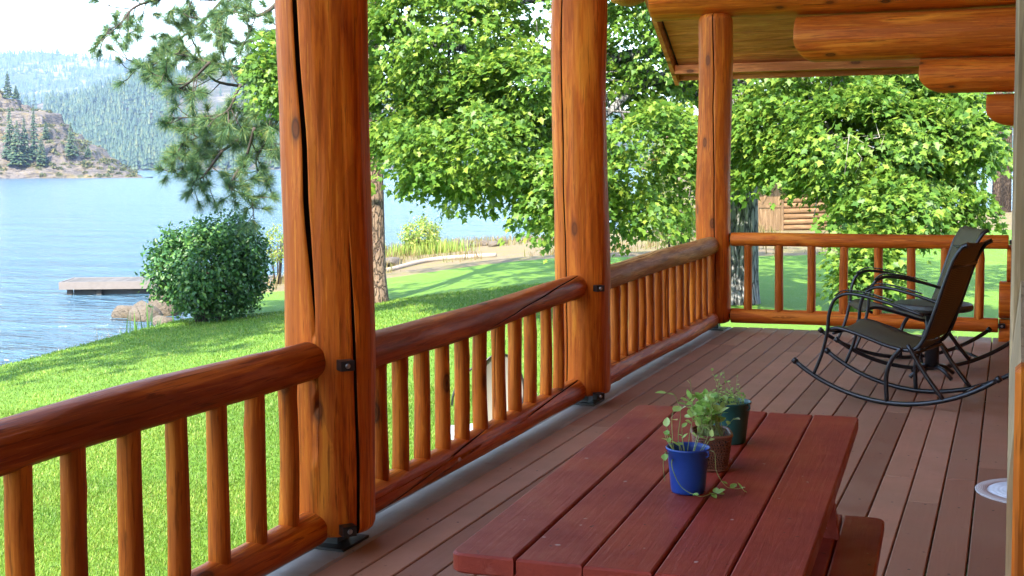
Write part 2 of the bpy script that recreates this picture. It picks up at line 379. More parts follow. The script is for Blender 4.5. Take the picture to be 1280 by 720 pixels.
# ------------------------------------------------------------------ hills across the lake
def fbm(X, Y, seed, octs=5, f=1.0):
    rg = np.random.default_rng(seed); out = np.zeros(np.shape(X)); amp = 1.0
    for o in range(octs):
        for k in range(3):
            th = rg.uniform(0, 2*PI); ph = rg.uniform(0, 2*PI); out = out + amp*np.sin((X*math.cos(th)+Y*math.sin(th))*f*rg.uniform(.7, 1.4)+ph+1.3*np.sin((X*math.sin(th)-Y*math.cos(th))*f*.6+ph*2))/3
        f *= 2.1; amp *= .5
    return out
def hill(name, sil, d0, d1, rough, mat, nu=260, nv=60, back=.6, seed=1, pow_=.8, f=.02):
    px = np.linspace(sil[0][0], sil[-1][0], nu); ys = np.interp(px, [s[0] for s in sil], [s[1] for s in sil])
    top = H + (205-ys)*d1/F0; v = np.linspace(-.06, 1+back, nv)
    P, Vv = np.meshgrid(px, v); T = np.broadcast_to(top, P.shape)
    d = d0 + (d1-d0)*Vv; r = (P-640)/F0*d
    X = RT.x*r+FW.x*d; Y = RT.y*r+FW.y*d
    prof = np.where(Vv <= 1, np.sign(Vv)*np.abs(np.clip(Vv, -1, 1))**pow_, 1-(Vv-1)*.8)
    Z = ZW + (T-ZW)*prof + rough*fbm(X, Y, seed, 5, f)*np.clip(Vv*2.5, 0, 1)*np.clip((T-ZW)/25, .15, 1)
    if name == 'rocky_hill':
        q = X*RT.x+Y*RT.y; dd = X*FW.x+Y*FW.y
        Z = Z + np.clip(Vv*4, 0, 1)*(4.2*np.abs(fbm(q*.10+Z*.12, dd*.05, 71, 4, 1.1)) - 2.2 + 2.0*np.abs(fbm(q*.3+Z*.5, dd*.12, 72, 4, 1.3)))*np.clip((T-ZW)/14, .1, 1)
        st = 4.5; ph = Z/st + .8*fbm(q*.05, dd*.03, 75, 3, 1.0); fr = ph-np.floor(ph); Z = Z + np.clip(Vv*4, 0, 1)*np.clip((T-ZW)/14, .1, 1)*st*.8*(smooth01(fr*2.2-.6)-fr)
    vv = np.stack([X, Y, Z], -1).reshape(-1, 3); i = np.arange(nu*nv).reshape(nv, nu)
    Fq = np.stack([i[:-1, :-1], i[:-1, 1:], i[1:, 1:], i[1:, :-1]], -1).reshape(-1, 4)
    o = link(name, mesh_np(name, vv, Fq), mat); tag(o, kind='structure')
    def h(pxv, vvv):                    # a point on the hill
        fj = np.clip((np.asarray(pxv, float)-px[0])/(px[-1]-px[0])*(nu-1), 0, nu-1.001); fk = np.clip((np.asarray(vvv, float)-v[0])/(v[-1]-v[0])*(nv-1), 0, nv-1.001)
        j = fj.astype(int); k = fk.astype(int); a = fj-j; b = fk-k
        return np.stack([G[k, j]*(1-a)*(1-b)+G[k, j+1]*a*(1-b)+G[k+1, j]*(1-a)*b+G[k+1, j+1]*a*b for G in (X, Y, Z)], -1)
    return o, h
ROCKH = m_rock('hill_rock', (.072, .060, .054), (.155, .132, .118), (.13, .10, .045), .9, True)
FORG = m_rock('forest_floor', (.045, .05, .03), (.09, .085, .06), (.20, .17, .155), .12)
RIDGEM = m_rock('ridge_ground', (.05, .075, .05), (.08, .09, .06), (.30, .28, .26), .03)
rock, rock_h = hill('rocky_hill', [(-130, 82), (-100, 88), (0, 113), (30, 121), (60, 133), (85, 149), (100, 161), (130, 183), (150, 199), (166, 210), (180, 219), (192, 226)], 432, 500, 2.2, ROCKH, 360, 150, .8, 3, .75, .10)
slope, slope_h = hill('forest_slope', [(-600, 130), (0, 140), (90, 135), (130, 120), (160, 108), (200, 100), (250, 97), (330, 92), (450, 120), (600, 140), (800, 160), (1000, 172), (1500, 185), (2000, 190)], 1300, 1800, 14, FORG, 300, 60, .5, 5, .9, .012)
ridge, ridge_h = hill('far_ridge', [(-900, 95), (-300, 78), (0, 72), (50, 70), (100, 74), (150, 77), (230, 88), (400, 112), (700, 150), (1100, 172), (2000, 185)], 2800, 4200, 30, RIDGEM, 260, 40, .4, 8, .9, .004)

def cone_forest(name, pts, hs, seed, tiers=3, n=6):
    rg = np.random.default_rng(seed); N = len(pts); ang = np.arange(n)*2*PI/n
    Vs = []; Fs = []; base = 0
    for k in range(tiers):
        z0 = hs*(.10+.26*k); z1 = hs*(.50+.25*k) if k < tiers-1 else hs; r = hs*.19*(1-.27*k)*rg.uniform(.8, 1.25, N)
        rot = rg.uniform(0, 6, N)[:, None]
        rr = r[:, None]*rg.uniform(.65, 1.25, (N, n))
        ring = np.stack([pts[:, None, 0]+rr*np.cos(ang+rot), pts[:, None, 1]+rr*np.sin(ang+rot), pts[:, None, 2]+z0[:, None]+hs[:, None]*rg.uniform(-.04, .04, (N, n))], -1)
        apex = np.stack([pts[:, 0], pts[:, 1], pts[:, 2]+z1], -1)[:, None]
        Vv = np.concatenate([ring, apex], 1).reshape(-1, 3)
        b = (np.arange(N)*(n+1))[:, None, None]+base
        f = np.stack([np.arange(n), (np.arange(n)+1) % n, np.full(n, n)], -1)[None]+b
        Vs.append(Vv); Fs.append(f.reshape(-1, 3)); base += len(Vv)
    o = link(name, mesh_np(name, np.vstack(Vs), np.vstack(Fs)), CONIF, smooth=False); tag(o, kind='stuff'); return o
N = 9000; p_ = RNG.uniform(-550, 1950, N); v_ = RNG.uniform(.0, 1.02, N)**1.0
keep = RNG.uniform(0, 1, N) > np.clip(1.0-((p_-262)/75)**2, 0, .93)*np.clip((v_-.22)*3.5, 0, 1)
keep &= (RNG.uniform(0,1,N) > .0)
p_, v_ = p_[keep], v_[keep]; pts = slope_h(p_, v_)
cone_forest('distant_forest', pts - np.array([0, 0, .5]), RNG.uniform(10, 22, len(pts)), 11)
# extra dense trees in the visible window
N = 5200; p_ = RNG.uniform(60, 420, N); v_ = RNG.uniform(0, 1.02, N); keep = RNG.uniform(0, 1, N) > np.clip(1.05-((p_-262)/80)**2, 0, .95)*np.clip((v_-.2)*3.5, 0, 1)
pts = slope_h(p_[keep], v_[keep]); cone_forest('near_slope_forest', pts - np.array([0, 0, .5]), RNG.uniform(9, 20, len(pts)), 12)
N = 12000; pts = ridge_h(RNG.uniform(-600, 900, N), RNG.uniform(.15, 1.03, N)); cone_forest('ridge_forest', pts - np.array([0, 0, 1]), RNG.uniform(10, 26, N), 13, 2, 5)

def scrub():
    rg = np.random.default_rng(19); n = 230; p = rock_h(rg.uniform(-40, 172, n), rg.uniform(.02, 1.0, n)**1.3); V = []; F = []; b = 0
    for q in p:
        k = 40; d = rg.normal(0, 1, (k, 3)); d /= np.linalg.norm(d, axis=1, keepdims=True); d[:, 2] = np.abs(d[:, 2]); r = rg.uniform(.4, 1.5); c = q+d*r*rg.uniform(.5, 1, (k, 1))*np.array([1.2, 1.2, .8]); t = rg.normal(0, 1, (k, 3))*r*.28; u = rg.normal(0, 1, (k, 3))*r*.28
        V.append(np.stack([c-t, c+t, c+u], 1).reshape(-1, 3)); F.append(np.arange(3*k).reshape(-1, 3)+b); b += 3*k
    o = link('hill_scrub', mesh_np('hill_scrub', np.vstack(V), np.vstack(F)), SCRUB, smooth=False); tag(o, kind='stuff')
SCRUB = m_leaf('scrub_leaf', [(0, (.035, .05, .018)), (.6, (.07, .085, .028)), (1, (.14, .12, .045))], .2, .7)
scrub()
def conifer_mesh(h, w, seed, tiers=20, per=11):
    rg = random.Random(seed); mb = MB()
    for k in range(tiers):
        z = h*(.08+.90*k/tiers); r = w*(1-(k/tiers))**.85*rg.uniform(.75, 1.15)+.12
        for j in range(per):
            if rg.random() < .12: continue
            a = 2*PI*(j+rg.random())/per; rr = r*rg.uniform(.6, 1.15); dr = -h*.03*rg.uniform(.3, 1.6)
            c, s = math.cos(a), math.sin(a); wd = rr*rg.uniform(.22, .34)
            b0 = Vector((0, 0, z)); m = Vector((c*rr*.6, s*rr*.6, z+dr*.2)); e = Vector((c*rr, s*rr, z+dr)); sd = Vector((-s, c, 0))*wd
            mb.add([b0, m+sd+Vector((0, 0, dr*.6)), e, m-sd+Vector((0, 0, dr*.6)), m+Vector((0, 0, wd*.5))], [(0, 1, 4), (1, 2, 4), (2, 3, 4), (3, 0, 4)])
    return mesh('conifer_crown', mb.v, mb.f)
def conifer(label, px, v, h, w, seed):
    p = rock_h(np.array([px]), np.array([v]))[0]
    t = thing('conifer', label, 'tree', tuple(p), 0, 'conifers on the rocky hill')
    mb = MB(); mb.tube([(0, 0, -1), (0, 0, h*.92)], [h*.018, h*.003], 7); mb.build('trunk', TWIG, t, local=True)
    link('crown', conifer_mesh(h, w, seed), CONIF, t, smooth=False, local=True)
for i, (lb, px, v, h, w) in enumerate([
    ('tall lone conifer standing on the crest of the rocky hill', 14, .97, 11.5, 2.6),
    ('dark conifer at the waterline, leftmost of the clump below the rocky hill', 15, .10, 19, 3.2),
    ('broad conifer at the waterline in the middle of the shore clump', 24, .06, 17, 3.4),
    ('bushy conifer at the right of the shore clump under the rocks', 33, .10, 16, 3.0),
    ('slim spire conifer rising above the shore clump', 45, .14, 20.5, 2.4),
    ('short conifer at the right foot of the slim spire tree', 54, .10, 11, 2.8),
    ('grey-green conifer standing alone left of the dark rock ledge', 91, .22, 13, 2.6),
    ('small conifer halfway up the rock face above the shore clump', 60, .45, 7, 1.8),
    ('small bushy conifer on the low rocks near the point', 112, .3, 5, 1.6),
    ('young conifer on the skyline right of the lone crest tree', 24, .97, 6, 1.8)]):
    conifer(lb, px, v, h, w, 50+i)

# ------------------------------------------------------------------ logs
def log_mesh(name, L, r0, r1, seed=0, n=36, cracks=(), bev=.015, wob=.012, dz=.07, lump=.022, sq=None):
    rg = random.Random(seed); ph = [rg.uniform(0, 6.28) for _ in range(12)]
    m = max(6, int(L/dz)); zs = np.linspace(0, L, m+1)
    zs = np.unique(np.concatenate([zs, [bev*.3, bev, L-bev, L-bev*.3]])); zs = zs[(zs >= 0) & (zs <= L)]
    au = list(np.arange(n)*2*PI/n); tags = [None]*n
    for ci, c in enumerate(cracks):
        for s in (-1, 0, 1): au.append(c['a'] + s*1e-4); tags.append((ci, s))
    order = np.argsort(np.mod(np.array(au), 2*PI)); au = np.mod(np.array(au), 2*PI)[order]; tags = [tags[i] for i in order]
    A, Z = np.meshgrid(au, zs); A0 = A.copy(); dep = np.zeros(A.shape); tps = []
    for ci, c in enumerate(cracks):
        z0, z1 = c.get('z0', 0)*L, c.get('z1', 1)*L
        u = (zs-z0)/(z1-z0); tp = np.clip(np.minimum(u, 1-u)*6, 0, 1)**.7 if c.get('taper', True) else np.ones_like(u)
        jag = np.interp(zs, np.linspace(0, L, max(6, int(L/.25))), [rg.uniform(-1, 1) for _ in range(max(6, int(L/.25)))])*c.get('jag', .05)
        fn = np.array([c['f'](uu) for uu in np.clip(u, 0, 1)]) + jag
        da = np.angle(np.exp(1j*(A0-c['a']))); fall = np.exp(-(da/.9)**2) if not c.get('spiral') else np.ones_like(da)
        A = A + fn[:, None]*fall; tps.append(tp)
        wv = c['w']*tp
        for col, tg in enumerate(tags):
            if tg and tg[0] == ci:
                A[:, col] = c['a'] + fn + tg[1]*wv
                if tg[1] == 0: dep[:, col] = c['d']*tp
    # keep plain columns out of the groove
    for ci, c in enumerate(cracks):
        cols = [k for k, tg in enumerate(tags) if tg and tg[0] == ci]
        lo, mid, hi = sorted(cols, key=lambda k: tags[k][1])
        for col, tg in enumerate(tags):
            if tg is None:
                d = np.angle(np.exp(1j*(A[:, col]-A[:, mid]))); base = np.angle(np.exp(1j*(au[col]-c['a'])))
                lim = c['w']*1.5*(tps[ci]+.12)+.25*abs(base)
                A[:, col] = np.where((np.abs(d) < lim), A[:, mid]+np.sign(base if base else 1)*lim, A[:, col])
    R = (r0+(r1-r0)*Z/L)*(1 + lump*np.sin(2*A+ph[0]+.9*Z) + lump*.6*np.sin(3*A+ph[1]-1.7*Z) + lump*.35*np.sin(7*A+ph[2]+1.3*np.sin(2.3*Z+ph[3])) + lump*.35*np.sin(11*A+ph[4]+2.0*np.sin(3.1*Z+ph[5])) + lump*.6*np.sin(4.1*Z+ph[6]) + lump*.3*np.sin(9*Z+2*A+ph[7]))
    for _ in range(int(L*2.2)):
        ka, kz, kr = rg.uniform(0, 6.28), rg.uniform(.1, .95)*L, rg.uniform(.02, .05)
        dd = (np.angle(np.exp(1j*(A-ka)))*r0)**2+(Z-kz)**2; R = R + .006*np.exp(-dd/kr**2*1.2)
    R = R*(1-dep)
    e = np.minimum(Z, L-Z); R = R - np.where(e < bev, bev*(1-np.sqrt(np.clip(1-(1-e/bev)**2, 0, 1))), 0)
    ox = wob*np.sin(1.3*Z+ph[8])*np.sin(PI*Z/L); oy = wob*np.sin(1.7*Z+ph[9])*np.sin(PI*Z/L)
    X = R*np.cos(A)+ox; Y = R*np.sin(A)+oy
    V = np.stack([X, Y, Z], -1).reshape(-1, 3); nc = len(au); nz = len(zs)
    i = np.arange(nc*nz).reshape(nz, nc); j = np.roll(i, -1, 1)
    Fq = np.stack([i[:-1], j[:-1], j[1:], i[1:]], -1).reshape(-1, 4)
    vs = V.tolist(); fs = Fq.tolist(); fs.append(list(range(nc))[::-1]); fs.append([(nz-1)*nc+k for k in range(nc)])
    me = mesh(name, vs, fs)
    if cracks:                          # near-black faces paint in a drying crack's deep shade over its weathered wood
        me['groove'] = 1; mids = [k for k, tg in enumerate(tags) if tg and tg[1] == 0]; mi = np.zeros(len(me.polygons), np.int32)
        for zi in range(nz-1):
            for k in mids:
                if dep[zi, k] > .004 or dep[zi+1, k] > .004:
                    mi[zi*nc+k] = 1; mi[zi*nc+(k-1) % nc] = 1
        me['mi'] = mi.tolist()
    return me
def axis_mat(p0, p1, ref=None):
    p0, p1 = Vector(p0), Vector(p1); z = (p1-p0).normalized()
    ref = Vector((0, 0, 1)) if abs(z.z) < .9 else Vector((1, 0, 0))
    x = ref.cross(z).normalized(); y = z.cross(x)      # local y ~ up for lying logs
    M = Matrix((x, y, z)).transposed().to_4x4(); M.translation = p0; return M
GROOVE = m_plain('crack_shade', (.016, .007, .004), .95, 0, .3, 40, .2, .1)  # shade inside the log cracks, put into the colour
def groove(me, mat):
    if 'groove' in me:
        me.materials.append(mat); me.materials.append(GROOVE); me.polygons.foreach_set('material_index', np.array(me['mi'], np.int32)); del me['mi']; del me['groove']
def log(name, p0, p1, r0, r1, mat, parent, **kw):
    L = (Vector(p1)-Vector(p0)).length
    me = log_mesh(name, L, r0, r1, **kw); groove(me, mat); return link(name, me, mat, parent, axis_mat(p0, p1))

XP = -2.58
def post_y(px, py): return on_x(px, py, XP).y
# ------------------------------------------------------------------ porch posts
def post(label, y, x, top, r0, r1, lean, cracks, seed, bev=.03):
    t = thing('log_post', label, 'post', (x, y, 0), 0, 'log posts carrying the porch roof')
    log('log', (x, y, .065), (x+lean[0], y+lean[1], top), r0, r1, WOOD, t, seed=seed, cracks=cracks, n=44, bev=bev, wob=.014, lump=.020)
    mb = MB(); mb.box(x-.11, x+.11, y-.11, y+.11, .003, .013); mb.box(x-.05, x+.05, y-.05, y+.05, .013, .064); mb.build('base_plate', IRON, t)
    return t
def view_angle(x, y):                   # angle round a post that faces the camera (log local x axis = ref x)
    return math.atan2(-y, -x)
# local frame of a vertical log: ref x, z up -> x' = ref.cross(z) = (1,0,0)x(0,0,1) = (0,-1,0); y' = z x x' = (1,0,0)
def la(x, y, off): # local angle for a groove seen 'off' radians right of centre from the camera
    w = math.atan2(-y, -x) + off        # world angle; to the right on screen = counter-clockwise from above
    return math.atan2(math.cos(w), -math.sin(w))
Y1, Y2, Y3 = post_y(412, 400), post_y(729, 300), post_y(893, 300)
A1 = la(XP, Y1, -.95)
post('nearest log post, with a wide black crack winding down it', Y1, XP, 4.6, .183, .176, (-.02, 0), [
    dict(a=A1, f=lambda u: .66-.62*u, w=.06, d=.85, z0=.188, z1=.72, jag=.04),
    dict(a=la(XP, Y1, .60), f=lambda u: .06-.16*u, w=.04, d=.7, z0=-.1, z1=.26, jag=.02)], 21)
post('middle log post with a thin straight crack, between two railing sections', Y2, XP, 5.4, .181, .178, (-.03, 0), [
    dict(a=la(XP, Y2, -.62), f=lambda u: .10*u-.05, w=.028, d=.6, z0=-.1, z1=1.1, taper=False, jag=.02)], 22)
post('slimmer corner post where the long side railing meets the far railing', Y3, XP, 2.93, .162, .158, (0, 0), [
    dict(a=la(XP, Y3, -.05), f=lambda u: .12*math.sin(5*u), w=.03, d=.55, z0=-.1, z1=1.1, taper=False, jag=.05)], 23, bev=.05)
post('log post at the start of the nearest railing, out at the near left end', .75, XP, 4.2, .183, .176, (0, 0), [], 24)

# ------------------------------------------------------------------ railings
BALS = [log_mesh('baluster', .62, .040, .037, 300+k, 18, ([dict(a=1.0+k, f=lambda u: .3*u, w=.05, d=.2, z0=.1, z1=.9)] if k in (1, 4) else ()), .004, .006, .06, .03) for k in range(6)]
for b in BALS: groove(b, BALW); b.materials.append(BALW) if not b.materials else None; b.polygons.foreach_set('use_smooth', np.ones(len(b.polygons), bool))
ZT, ZB = .775, .105
def bolt_bracket(p, nrm, parent):
    mb = MB(); n = Vector(nrm).normalized(); M = n.to_track_quat('X', 'Z').to_matrix().to_4x4(); M.translation = Vector(p)
    mb.box(-.05, .004, -.028, .028, -.020, .020, 0, M); o = mb.build('bracket', IRON, parent)
    mb = MB(); mb.lathe([(.0, .012), (.008, .011), (.011, .004), (.011, .0)], 10); b = mb.build('bolt', BOLT, o, M @ Matrix.Rotation(PI/2, 4, 'Y'))
BOLT = m_plain('zinc_bolt', (.35, .34, .32), .35, .9, .2, 40)
def railing(label, ya, yb, rt, rb, zt0, zt1, seed, ct, cb, bal, tmat=RAILW, bmat=WOOD):
    t = thing('log_railing', label, 'railing', (XP, ya, 0), 0, 'log railings round the porch')
    log('top_rail', (XP, ya, zt0), (XP, yb, zt1), rt, rt*.97, tmat, t, seed=seed, cracks=ct, n=30, lump=.03, wob=.012, bev=.03)
    log('bottom_rail', (XP, ya, ZB), (XP, yb, ZB), rb, rb, bmat, t, seed=seed+1, cracks=cb, n=30, lump=.03, wob=.008, bev=.025)
    for k, y in enumerate(bal):
        L = zt0-ZB-.06; me = BALS[(k*5+seed) % 6]
        M = Matrix.Translation((XP+RNG.uniform(-.006, .006), y, ZB+.045)) @ Matrix.Rotation(RNG.uniform(0, 6.28), 4, 'Z') @ Matrix.Diagonal((RNG.uniform(.92, 1.06),)*2 + ((L+.03)/.62, 1))
        link('baluster', me, None, t, M, smooth=False)
    return t
def bal_at(pxs, y): return [on_x(p, y, XP).y for p in pxs]
b1 = bal_at([25, 93, 162, 221, 272, 320, 361], 590); b1 = [b1[0]-.235*k for k in range(7, 0, -1)] + b1
b2 = bal_at([473, 499, 527, 553, 577, 601, 623, 643, 663, 682, 699], 470)
b3 = [Y2+.22+(Y3-Y2-.40)*k/15 for k in range(16)]
RAIL1 = railing('nearest log railing running out of the view at lower left', .93, Y1-.13, .078, .070, ZT-.01, ZT+.005, 41, [], [], b1)
RAIL2 = railing('middle log railing with a slanting black crack in its top rail', Y1+.13, Y2-.13, .080, .072, ZT-.03, ZT-.005, 43,
        [dict(a=1.75, f=lambda u: 2.1*(1-u), w=.05, d=.6, z0=.45, z1=1.02, jag=.10, spiral=True)],
        [dict(a=1.6, f=lambda u: 2.2*(1-u), w=.05, d=.6, z0=.0, z1=.50, jag=.05, spiral=True), dict(a=2.3, f=lambda u: .55-1.1*u, w=.05, d=.6, z0=.62, z1=1.03, jag=.03)], b2)
RAIL3 = railing('long log railing with pale bare patches, ending at the corner post', Y2+.13, Y3-.12, .085, .075, ZT, ZT+.02, 45,
        [dict(a=1.7, f=lambda u: .25*math.sin(6*u), w=.03, d=.12, z0=.05, z1=.95, jag=.1)],
        [dict(a=1.9, f=lambda u: .2*math.sin(7*u), w=.03, d=.12, z0=.05, z1=.95, jag=.1)], b3, tmat=m_log('weathered_rail', (.66, .36, .12), (.48, .20, .05), (.24, .075, .016), .55))
# far end railing, across the porch
YE = Y3
te = thing('log_railing', 'far railing across the porch end, behind the rocking chairs', 'railing', (XP, YE, 0), 0, 'log railings round the porch')
pT0, pT1 = on_y(914, 299, YE), on_y(1258, 298, YE); pB0, pB1 = on_y(914, 394, YE), on_y(1248, 396, YE)
log('top_rail', (pT0.x, YE, pT0.z), (pT1.x+.02, YE, pT1.z-.03), .063, .060, WOOD, te, seed=61, n=28, lump=.015, wob=.006, bev=.008)
log('bottom_rail', (pB0.x, YE, pB0.z), (pB1.x, YE, pB0.z), .067, .064, WOOD, te, seed=62, n=28, lump=.015, wob=.006, bev=.008)
for k, px in enumerate([935, 974, 1014, 1055, 1097, 1138, 1181, 1224]):
    p = on_y(px, 345, YE); L = pT0.z-pB0.z-.05
    link('baluster', BALS[k % 6], None, te, Matrix.Translation((p.x, YE, pB0.z+.03)) @ Matrix.Rotation(k*1.7, 4, 'Z') @ Matrix.Diagonal((1, 1, (L+.02)/.62, 1)), smooth=False)
# black brackets where rails meet the posts
for x_, y_, z_, par in ((XP+.05, Y1-.135, ZT-.01, RAIL1), (XP+.05, Y1-.135, ZB, RAIL1), (XP+.05, Y2-.135, ZT-.01, RAIL2), (XP+.05, Y2-.135, ZB-.03, RAIL2)):
    p = Vector((x_+.115, y_-.02, z_)); bolt_bracket(p, (.75, -.66, 0), par)
bolt_bracket((XP+.165, YE-.03, pT0.z), (.9, -.4, 0), te); bolt_bracket((XP+.165, YE-.03, pB0.z), (.9, -.4, 0), te)
bolt_bracket((pT1.x+.06, YE-.055, pT1.z-.03), (.2, -1, 0), te); bolt_bracket((pB1.x+.03, YE-.055, pB0.z), (.2, -1, 0), te)

# ------------------------------------------------------------------ porch deck
DX1 = .50; DY0, DY1 = -5.0, on_z(930, 409, 0).y
dk = thing('porch_deck', 'porch deck of worn reddish brown boards with pale grey edge boards', 'deck', (-1, 4, 0))
rg = random.Random(5)
mb = MB(); x = -2.4445; pitch = .1445
while x < DX1:
    y = DY0 - rg.random()*2
    while y < DY1:
        y2 = min(DY1 + rg.uniform(-.006, .01), y + rg.choice([3.66, 4.27, 4.88])) if x > -5 else DY1
        if DY1 - y2 < .8: y2 = DY1 + rg.uniform(-.006, .01)
        dz = rg.uniform(-.0015, .0015); mb.box(x+.003, x+pitch-.004, y, y2-.003, -.036+dz, dz, .004); y = y2
    x += pitch
mb.build('deck_boards', DECKM, dk)
mb = MB(); mb.box(-2.62, -2.452, DY0, DY1, -.036, -.001, .012); mb.box(-2.80, -2.627, DY0, DY1, -.036, -.002, .006); mb.build('edge_boards', DECKG, dk)
mb = MB(); mb.box(-2.78, -2.74, DY0, DY1-.03, -.30, -.038); mb.box(-2.74, DX1, DY1-.07, DY1-.03, -.30, -.038)
for k in range(-4, 12): mb.box(-2.738, DX1, k, k+.04, -.25, -.040)
mb.build('joists', m_plain('joist_timber', (.10, .06, .04), .8), dk)
FT = m_plain('footing_timber', (.12, .09, .07), .8)
for yy in (-4, 0, 4, 8, DY1-.3):
    for xx in (-2.6, -.8): mb = MB(); mb.box(xx, xx+.14, yy, yy+.14, -1.4, -.26); mb.build('footing', FT, dk)

# ------------------------------------------------------------------ house: wall, corbel logs, beams, roof
hs = thing('log_house', 'log house whose covered porch and roof corner frame the view', 'house', (2, 4, 0))
XW = .62
mb_n = 0
for k in range(13):                    # horizontal wall logs beyond the door
    z = .13+.30*k
    log('wall_log', (XW+.17, 2.35, z), (XW+.17, YE+.4, z), .165, .16, WOOD, hs, seed=400+k, n=18, dz=.3, lump=.01)
mb = MB(); mb.box(XW+.30, XW+7, -6, YE-.2, -.8, 4.0); mb.build('inner_wall', m_plain('inner_wall_wood', (.10, .035, .014), .7), hs)
# cross logs at the house corner: corbels below and above
def end_log(name, px0, ytop, ybot, seed, xr=1.6, cut=0.0, yoff=0.0, r=None):
    yy = YE+.10+yoff; a = on_y(px0, ytop, yy); b = on_y(px0, ybot, yy); rr = (a.z-b.z)/2
    n = 40; rg2 = random.Random(seed); L = xr-a.x; zc = (a.z+b.z)/2
    o = log(name, (a.x, yy, zc), (xr, yy, zc-.0), rr, rr, BEAMW, hs, seed=seed, n=40, lump=.008, wob=.004, bev=.012, dz=.04)
    if cut:                             # scooped lower end
        for v in o.data.vertices:
            # local y is up for lying logs; z along
            s = v.co.z
            if s < cut:
                lim = -rr + (rr*1.02)*(1-math.sqrt(max(0, 1-(1-s/cut)**2)))
                if v.co.y < lim: v.co.y = lim
    return o
end_log('roof_beam', 818, -42, 27, 71, 3.5, 0, -.02)
end_log('roof_beam', 996, 21, 79, 72, 3.5, .19, 0)
end_log('corbel_log', 1150, 74, 118, 73, 1.6, .26)
end_log('corbel_log', 1233, 118, 158, 74, 1.6, .24)
for k, (px, yt, yb) in enumerate([(1267, 152, 206), (1270, 206, 258), (1268, 258, 308)]): end_log('corner_log', px, yt, yb, 80+k, 1.6)
o = end_log('corner_log', 1259, 306, 352, 84, 1.6); o = end_log('corner_log', 1249, 351, 398, 85, 1.6); end_log('corner_log', 1248.5, 398, 436, 86, 1.6)
# roof: gable with its ridge across the porch, far slope coming down over the corner post
pc = on_x(849, 94, -3.52); YEV, ZEV = pc.y, pc.z
TAN = .615; YR = 3.2; ZR = ZEV + (YEV-YR)*TAN; XR0, XR1 = -3.52, 8.0; YB = 2*YR-YEV
def slab(y0, z0, y1, z1, x0, x1, t0, t1):
    n = Vector((0, -(z1-z0), (y1-y0))).normalized();  n = n if n.z > 0 else -n
    vs = []
    for xx in (x0, x1):
        for (yy, zz) in ((y0, z0), (y1, z1)):
            for t in (t0, t1): vs.append(Vector((xx, yy, zz))+n*t)
    return vs, [(0, 1, 3, 2), (4, 6, 7, 5), (0, 4, 5, 1), (2, 3, 7, 6), (0, 2, 6, 4), (1, 5, 7, 3)]
mb = MB(); mb.add(*slab(YEV+.06, ZEV-.04, YR, ZR, XR0-.05, XR1, .042, .13)); mb.add(*slab(YB, ZEV, YR, ZR, XR0-.05, XR1, .042, .13)); mb.build('roof', m_plain('roof_shingle', (.07, .06, .055), .9), hs)
mb = MB(); Ls = math.hypot(YEV-YR, ZR-ZEV); nb = int(Ls/.145)
for k in range(nb):                    # soffit boards run along x
    a, b = k/nb, (k+1)/nb-.004/Ls
    for s, ye in ((1, YEV), (-1, YB)):
        mb.add(*slab(ye+(YR-ye)*a, ZEV+(ZR-ZEV)*a, ye+(YR-ye)*b, ZEV+(ZR-ZEV)*b, XR0+.03, XR1, .005+.002*(k % 3), .036))
SOFF = m_log('soffit_board', (.80, .29, .10), (.68, .19, .055), (.38, .09, .024), .5, axis='X')
mb.build('soffit', SOFF, hs)
mb = MB(); mb.add(*slab(YEV+.05, ZEV-.03, YR, ZR, XR0-.045, XR0+.0, -.10, .040)); mb.add(*slab(YB, ZEV, YR, ZR, XR0-.045, XR0, -.10, .040)); mb.build('rake_board', SOFF, hs)
mb = MB(); mb.box(XR0+.001, XR1, YEV-.0, YEV+.05, ZEV-.06, ZEV+.10); mb.box(XR0+.001, XR1, YEV-.22, YEV-.10, ZEV-.0, ZEV+.095); mb.build('eave_board', SOFF, hs)
for yy in (9.6, 7.2, 4.6):             # higher purlins, above the frame
    zz = ZEV+(YEV-yy)*TAN-.17; log('purlin', (XR0+.02, yy, zz), (3.5, yy, zz), .165, .16, WOOD2, hs, seed=int(yy*10), n=24, dz=.2)
pk = on_x(785, 7, -3.0)
log('drop_log', (pk.x, pk.y, pk.z), (pk.x, pk.y, ZEV+(YEV-pk.y)*TAN+.01), .17, .18, WOOD2, hs, seed=91, n=28, bev=.11, dz=.03)
# door casing beside the camera
cw = m_log('pale_casing', (.58, .40, .24), (.48, .32, .18), (.33, .21, .115), .7, axis='Z', knots=False)
pcx = on_y(1264.5, 300, 1.75)
mb = MB(); mb.box(0, .30, 0, .05, -.05, 3.0, .004); mb.build('door_casing', cw, hs, Matrix.Translation((pcx.x, 1.75, 0)))
pl = on_y(1259, 600, 1.52); pt = on_y(1264, 395, 1.52)
mb = MB(); mb.add([(0, 0, -.05), (.3, 0, -.05), (.3, 0, pt.z-.1), (.012, 0, pt.z-.06), (0, 0, pt.z-.20), (0, .225, -.05), (.3, .225, -.05), (.3, .225, pt.z), (.012, .225, pt.z+.02), (0, .225, pt.z-.10)], [(0, 1, 2, 3, 4), (9, 8, 7, 6, 5), (0, 5, 6, 1), (1, 6, 7, 2), (2, 7, 8, 3), (3, 8, 9, 4), (4, 9, 5, 0)])
mb.build('casing_return', cw, hs, Matrix.Translation((pl.x, 1.522, 0)))
pl2 = on_y(1266.5, 600, 1.47)
mb = MB(); mb.box(0, .3, 0, .05, -.05, pt.z-.05, .006); mb.build('lower_wall_face', WOOD, hs, Matrix.Translation((pl2.x, 1.468, 0)))

